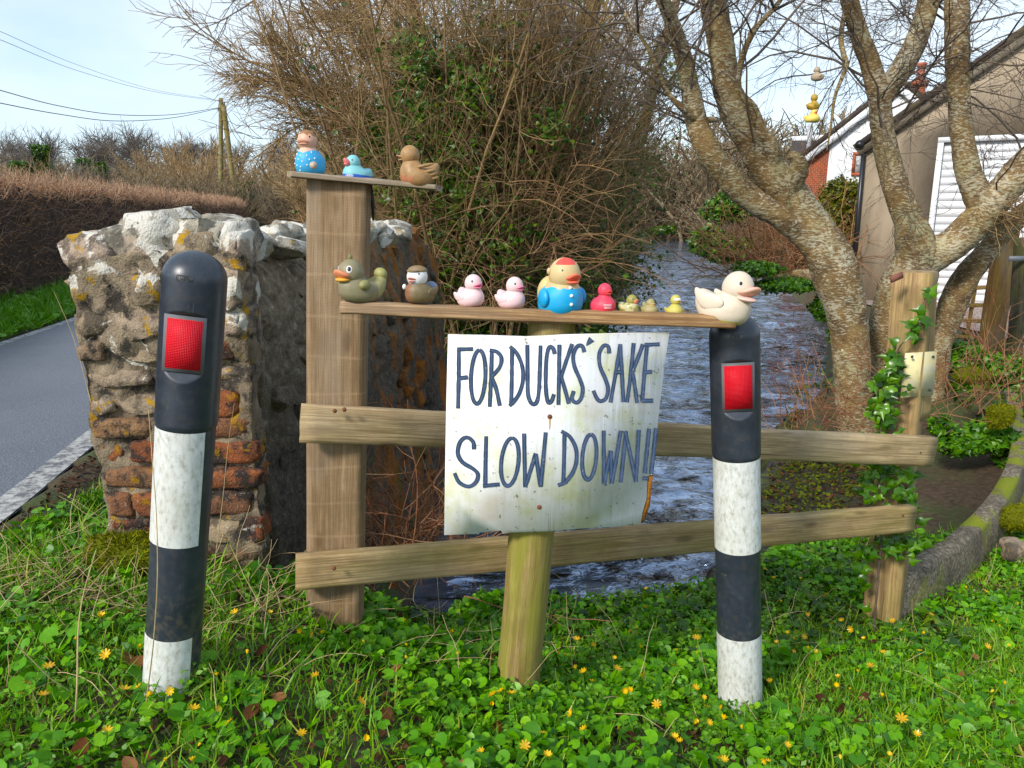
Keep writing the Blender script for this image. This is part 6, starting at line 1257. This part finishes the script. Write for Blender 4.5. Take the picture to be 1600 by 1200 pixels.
# taller leafy growth on both stream banks and the far verge
bag = Bag()
p = sample(3200, -.6, 1.9, 2.7, 4.6, None, .10); q = p.copy(); q[:, 2] += rg.uniform(.0, .06, len(p)); leaves(bag, IV, IF, q, rg, .035, .075, .5)
p = sample(2600, 2.9, 6.5, 3.2, 9.5, None, .3); q = p.copy(); q[:, 2] += rg.uniform(.02, .28, len(p))*nz(p[:, 0], p[:, 1], 1.1, 5); leaves(bag, IV, IF, q, rg, .04, .09, .6)
p = sample(4200, -3.0, 3.0, 5.7, 12, None, -.05); q = p.copy(); q[:, 2] += rg.uniform(.02, .4, len(p)); leaves(bag, IV, IF, q, rg, .05, .10, .7, None, 0, .7)
tag(put('bank_leaves', bag.mesh('bank_leaves'), M_IVY), 'dark green leafy growth on the stream banks', 'ground cover', kind='stuff')
bag = Bag()
def vg(n, y0, y1):
    Y = rg.uniform(0, 1, n)**1.3*(y1-y0)+y0; Xa = poly_x(ROAD_L, Y)-.02; Xb = np.interp(Y, HL[:, 1], HL[:, 0])-.1; X = Xb+(Xa-Xb)*rg.uniform(0, 1, n); return np.stack([X, Y, gz(X, Y)+.02], 1)
for bend in (.4, .8): tv, tf = T_blade(bend); leaves(bag, tv*np.array([1, .9, 1]), tf, vg(5200, 5, 22), rg, .10, .26, .4, None, 0, .6)
leaves(bag, RV, RF, vg(5000, 5, 22)+np.array([0, 0, .05]), rg, .05, .11, .5, None, .1, .6)
tag(put('far_verge_grass', bag.mesh('far_verge_grass'), M_GRASS), 'bright green grass strip at the foot of the hedge', 'grass', kind='stuff')
# dead stalks and straw
bag = Bag(); s = np.concatenate([sample(420, -1.75, -.75, 2.0, 2.9), sample(120, -1.75, -.55, 1.5, 2.2), sample(200, -.9, .3, 2.1, 3.0), sample(160, .3, 3.2, 1.5, 3.6)]); n = len(s); d = rg.normal(size=(n, 3))*np.array([1, 1, .35])+np.array([0, 0, .35]); twigs(bag, grow(s+np.array([0, 0, .02]), d, rg.uniform(.08, .3, n), 6, .16, (0, 0, -1.2), rg), .0015, .0008, 3, rg)
tag(put('dry_straw', bag.mesh('dry_straw'), M_DRY), 'dry straw and dead stems lying in the verge', 'straw', kind='stuff')
def stalk(label, path, F, r=.0018):
    c = catmull(np.array([P(a, b_, F+f) for a, b_, f in path]), 30)[None]; bg = Bag(); V, F_ = tubes(c, np.linspace(r, r*.4, 30)[None], 5); bg.add(V, F_, .5); tag(put('dry_stalk', bg.mesh('dry_stalk', True), M_DRY), label, 'stalk')
stalk('long pale dead grass stalk left of the left bollard', [(112, 1195, 0), (120, 1080, 0), (122, 990, .05), (130, 930, .1), (150, 860, .15)], 1.6, .0026)
stalk('thin dead stalk bent across the front of the left bollard', [(228, 1100, 0), (240, 1000, -.03), (246, 900, -.05), (244, 800, -.04), (238, 720, 0), (232, 640, .1)], 1.63)
stalk('thin dead stem curving up against the wall right of the left bollard', [(330, 930, 0), (338, 860, 0), (348, 780, 0), (356, 700, 0), (366, 630, 0)], 2.35)
stalk('thin dead stem leaning over the road edge by the wall', [(145, 640, .0), (130, 580, 0), (112, 520, 0), (84, 455, 0)], 2.55)
# moss tufts, litter and seedlings on the slab
bag = Bag(); X = rg.uniform(1.6, 4.2, 14000); Y = rg.uniform(4.0, 7.4, 14000); ok = (X > np.interp(Y, _XR[:, 0], _XR[:, 1])+.12) & (nz(X, Y, 2.4, 61) > .50); Z = np.full(ok.sum(), -.775); q = np.stack([X[ok], Y[ok], Z], 1); leaves(bag, T_QUAD, F_QUAD, q, rg, .015, .045, .5)
tag(put('slab_moss', bag.mesh('slab_moss'), M_MOSS2), 'flat dark green moss tufts on the slab behind the fence', 'moss', kind='stuff')
bag = Bag(); X = rg.uniform(1.6, 4.2, 3400); Y = rg.uniform(4.0, 7.4, 3400); ok = (X > np.interp(Y, _XR[:, 0], _XR[:, 1])+.12); q = np.stack([X[ok], Y[ok], np.full(ok.sum(), -.765)], 1); leaves(bag, T_QUAD, F_QUAD, q, rg, .018, .055, .5); p = sample(2200, -2.1, -1.4, 1.2, 3.6, None); leaves(bag, T_QUAD, F_QUAD, p+np.array([0, 0, .006]), rg, .012, .03, .6); p = sample(5000, -1.5, 3.4, 1.3, 3.6, None); leaves(bag, T_QUAD, F_QUAD, p+np.stack([p[:, 0]*0, p[:, 0]*0, rg.uniform(.004, .03, len(p))], 1), rg, .012, .045, .7)
tag(put('leaf_litter', bag.mesh('leaf_litter'), leafmat('dark_litter', [(0, (.02, .012, .008)), (.6, (.06, .032, .02)), (1, (.13, .075, .048))], .75, .1, .3)), 'brown leaf litter on the slab and along the road edge', 'leaf litter', kind='stuff')
# fallen leaves
lv = []
for i in range(5):
    n_ = 7; V = []
    for j in range(n_):
        t = j/(n_-1); w = .30*math.sin(math.pi*min(1, t*.97+.03))**.8; cz_ = .16*math.sin(t*3+i); V += [(t-.5, -w, .14*abs(w)+cz_), (t-.5, 0, cz_-.03), (t-.5, w, .18*abs(w)+cz_)]
    idd = np.arange(n_*3).reshape(n_, 3); me = mesh('fallen_leaf', np.array(V), np.stack([idd[:-1, :-1], idd[1:, :-1], idd[1:, 1:], idd[:-1, 1:]], -1).reshape(-1, 4), True, {'rnd': np.full(n_*3, i/4)}); me.materials.append(M_DEAD); lv.append(me)
p = np.concatenate([sample(34, 1.0, 2.4, 1.6, 2.9), sample(44, -.5, 1.1, 1.5, 2.8), sample(14, -1.2, -.5, 1.4, 2.2)]); R3 = rot_rand(len(p), rg, .5)
for i in range(len(p)):
    M = Matrix(R3[i].tolist()).to_4x4(); M = Matrix.Translation(Vector(p[i]+np.array([0, 0, rg.uniform(.02, .06)]))) @ M @ Matrix.Scale(float(rg.uniform(.03, .055)), 4)
    tag(put('fallen_leaf', lv[i % 5], None, None, M), 'curled brown dead leaf lying in the verge', 'leaf', 'fallen leaves on the verge')
# celandine flowers
M_PETAL = leafmat('petals', [(0, (.72, .40, .012)), (1, (.85, .58, .02))], .35, .25)
fm = []
for i in range(4):
    V = [(0, 0, 0)]; F = []; op = (.25, .5, .9, 1.25)[i]
    for j in range(8):
        a = j*math.pi/4+.1*i; c_, s_ = math.cos(a), math.sin(a); k = len(V)
        for r_, w_ in ((.35, .13), (.75, .18), (1.0, .06)):
            for sg in (-1, 1): V.append((r_*math.cos(op)*c_-sg*w_*s_, r_*math.cos(op)*s_+sg*w_*c_, r_*math.sin(op)))
        F += [[0, k, k+1, k+1]]; F += [[k, k+2, k+3, k+1], [k+2, k+4, k+5, k+3]]
    F4 = np.array([f for f in F if f[2] != f[3]]); F3 = np.array([f[:3] for f in F if f[2] == f[3]]); me = mesh('celandine_flower', np.array(V), [F4, F3], False, {'rnd': np.full(len(V), i/3)}); me.materials.append(M_PETAL); fm.append(me)
stv, stf = tubes(np.array([[(0, 0, 0), (.3, .1, -1.6), (.2, .3, -3.2), (0, .2, -5.)]]), np.full((1, 4), .09), 4); smesh = mesh('stem', stv, stf, True); smesh.materials.append(M_HERB)
FL = [(67, 1085), (120, 1000), (158, 965), (228, 1090), (222, 1012), (167, 1142), (260, 1190), (300, 1190), (340, 1108), (358, 1128), (492, 1055), (505, 990), (470, 985), (556, 1065), (636, 1010), (632, 1028), (704, 990), (706, 1005), (765, 1100), (770, 1085), (715, 1022), (870, 1022), (883, 1025), (900, 1045), (912, 1050), (926, 1010), (960, 1030), (975, 1080), (985, 1080), (925, 1065), (965, 1045), (1000, 1010), (1006, 1055), (1053, 1040), (1086, 1075), (1100, 1090), (1105, 1105), (1127, 1105), (1130, 1125), (1160, 1140), (912, 1140), (1055, 1155), (1062, 1158), (1125, 1185), (1020, 880), (1015, 905), (1010, 920), (1048, 895), (1040, 900), (1045, 915), (1072, 895), (1010, 950), (870, 965), (1230, 990), (1240, 1000), (1256, 995), (1300, 975), (1315, 970), (1330, 983), (1350, 1000), (1240, 1018), (1275, 1018), (1360, 1040), (1380, 1020), (1437, 1018), (1440, 990), (1395, 970), (1510, 920), (1540, 925), (1548, 970), (1590, 945), (1378, 1090), (1326, 1075), (1230, 1165), (1200, 1190), (1500, 1195), (1310, 1060), (1480, 1060), (450, 905), (820, 1165), (1195, 890), (1250, 905), (1290, 930), (1220, 940), (1262, 960), (1210, 905), (1580, 1010), (1455, 960), (840, 985), (800, 1085), (690, 930)]
FL += [(float(rg.uniform(20, 1580)), float(rg.uniform(930, 1190))) for _ in range(60)]
FL = [q for q in FL if not (880 > q[0] > 440 and q[1] < 960)]
for i, (px, py) in enumerate(FL):
    z = -.35
    for it in range(12): q = PZ(px, py, z); z = .5*z+.5*(float(gz(np.array([q[0]]), np.array([q[1]]))[0])+.085)
    q = PZ(px, py, z); s = float(rg.uniform(.009, .019)); R = rot_rand(1, rg, .45)[0]
    M = Matrix.Translation(Vector(q)) @ Matrix(R.tolist()).to_4x4() @ Matrix.Scale(s, 4)
    o = tag(put('celandine_flower', fm[int(rg.integers(0, 4))], None, None, M), 'small yellow celandine flower among the green verge leaves', 'flower', 'celandine flowers on the verge'); put('stem', smesh, None, o, M)
# moss clumps
def moss(label, px, py, F, rx, rz, n, seed):
    rg2 = np.random.default_rng(seed); c = P(px, py, F); root = empty('moss_clump', c, label, 'moss'); V, Fc = sphere(28, 18); V = V*np.array([rx, rx*.6, rz]); V = V+norm(V)*(fbm(V, 10, seed, 4)*.055)[:, None]
    bg = Bag(); bg.add(V+c, Fc, .25); put('cushion', bg.mesh('cushion', True), M_MOSS, root)
    k = rg2.normal(size=(n, 3)); k = norm(k)*np.array([rx, rx*.6, rz]); k = k+norm(k)*(fbm(k, 10, seed, 4)*.055)[:, None]; bg = Bag(); tv, tf = T_blade(.4); leaves(bg, tv*np.array([1, 2.2, 1]), tf, c+k, rg2, .010, .024, .6, norm(k)); put('fronds', bg.mesh('fronds'), M_MOSS, root)['kind'] = 'stuff'
moss('bright yellow green moss cushion at the foot of the brick wall', 200, 868, 2.42, .13, .085, 5000, 3)
moss('yellow moss cushion on a stone behind the right fence post', 1562, 650, 5.1, .10, .085, 2500, 5)
moss('yellow moss cushion at the top of the kerb wall', 1520, 588, 5.8, .12, .05, 1600, 6)
moss('yellow moss patch against the right end of the kerb wall', 1592, 812, 4.0, .10, .07, 2500, 7)
# boulder by the kerb
V, F = stone(91, 8, 4, .25); tag(put('boulder', mesh('boulder', V*np.array([.16, .13, .12])+P(1590, 862, 3.75), F, True), M_STONE), 'pale rough stone beside the kerb wall at the right edge', 'stone')
# ivy on the right-hand fence post: single leaves
vine = empty('ivy_vine', P(1385, 985, 3.0), 'bright green ivy climbing the left side of the right fence post', 'ivy')
vp = [(1365, 990, 2.98), (1372, 900, 2.98), (1380, 800, 2.98), (1374, 700, 2.99), (1388, 600, 3.0), (1404, 545, 3.01), (1430, 515, 3.02), (1450, 452, 3.03)]
bg = Bag(); V, F = tubes(catmull(np.array([P(*v) for v in vp]), 40)[None], np.linspace(.0045, .002, 40)[None], 6); bg.add(V, F, .3); put('stem', bg.mesh('stem', True), M_DKTW, vine)
lm = []
for i in range(4):
    V, F = T_ivy(); V = V*np.array([1, 1+.1*i, 1+.5*i]); me = mesh('leaf', V, F, False, {'rnd': np.full(len(V), (.15, .45, .7, 1.)[i])}); me.materials.append(M_IVYB); lm.append(me)
cl_ = [(1398, 565, 16, 20, 26), (1385, 600, 22, 22, 40), (1380, 645, 22, 22, 44), (1372, 672, 24, 12, 10), (1375, 742, 26, 20, 44), (1362, 775, 20, 12, 16), (1420, 775, 20, 14, 18), (1425, 742, 8, 14, 8), (1400, 855, 26, 16, 26), (1425, 850, 18, 20, 12), (1352, 862, 12, 16, 14), (1350, 910, 8, 30, 10), (1435, 520, 8, 10, 8), (1442, 490, 8, 14, 8), (1450, 462, 5, 10, 6), (1424, 800, 8, 30, 8)]
for px, py, rx, ry, n in cl_:
    for _ in range(n):
        a, b_ = px+rg.normal()*rx*.55, py+rg.normal()*ry*.6; q = P(a, b_, 2.995+rg.uniform(-.035, .03)); R = rot_rand(1, rg, .35, np.array([[-.15, -1., .25]]))[0]
        put('leaf', lm[int(rg.integers(0, 4))], None, vine, Matrix.Translation(Vector(q)) @ Matrix(R.tolist()).to_4x4() @ Matrix.Scale(float(rg.uniform(.034, .066)), 4))
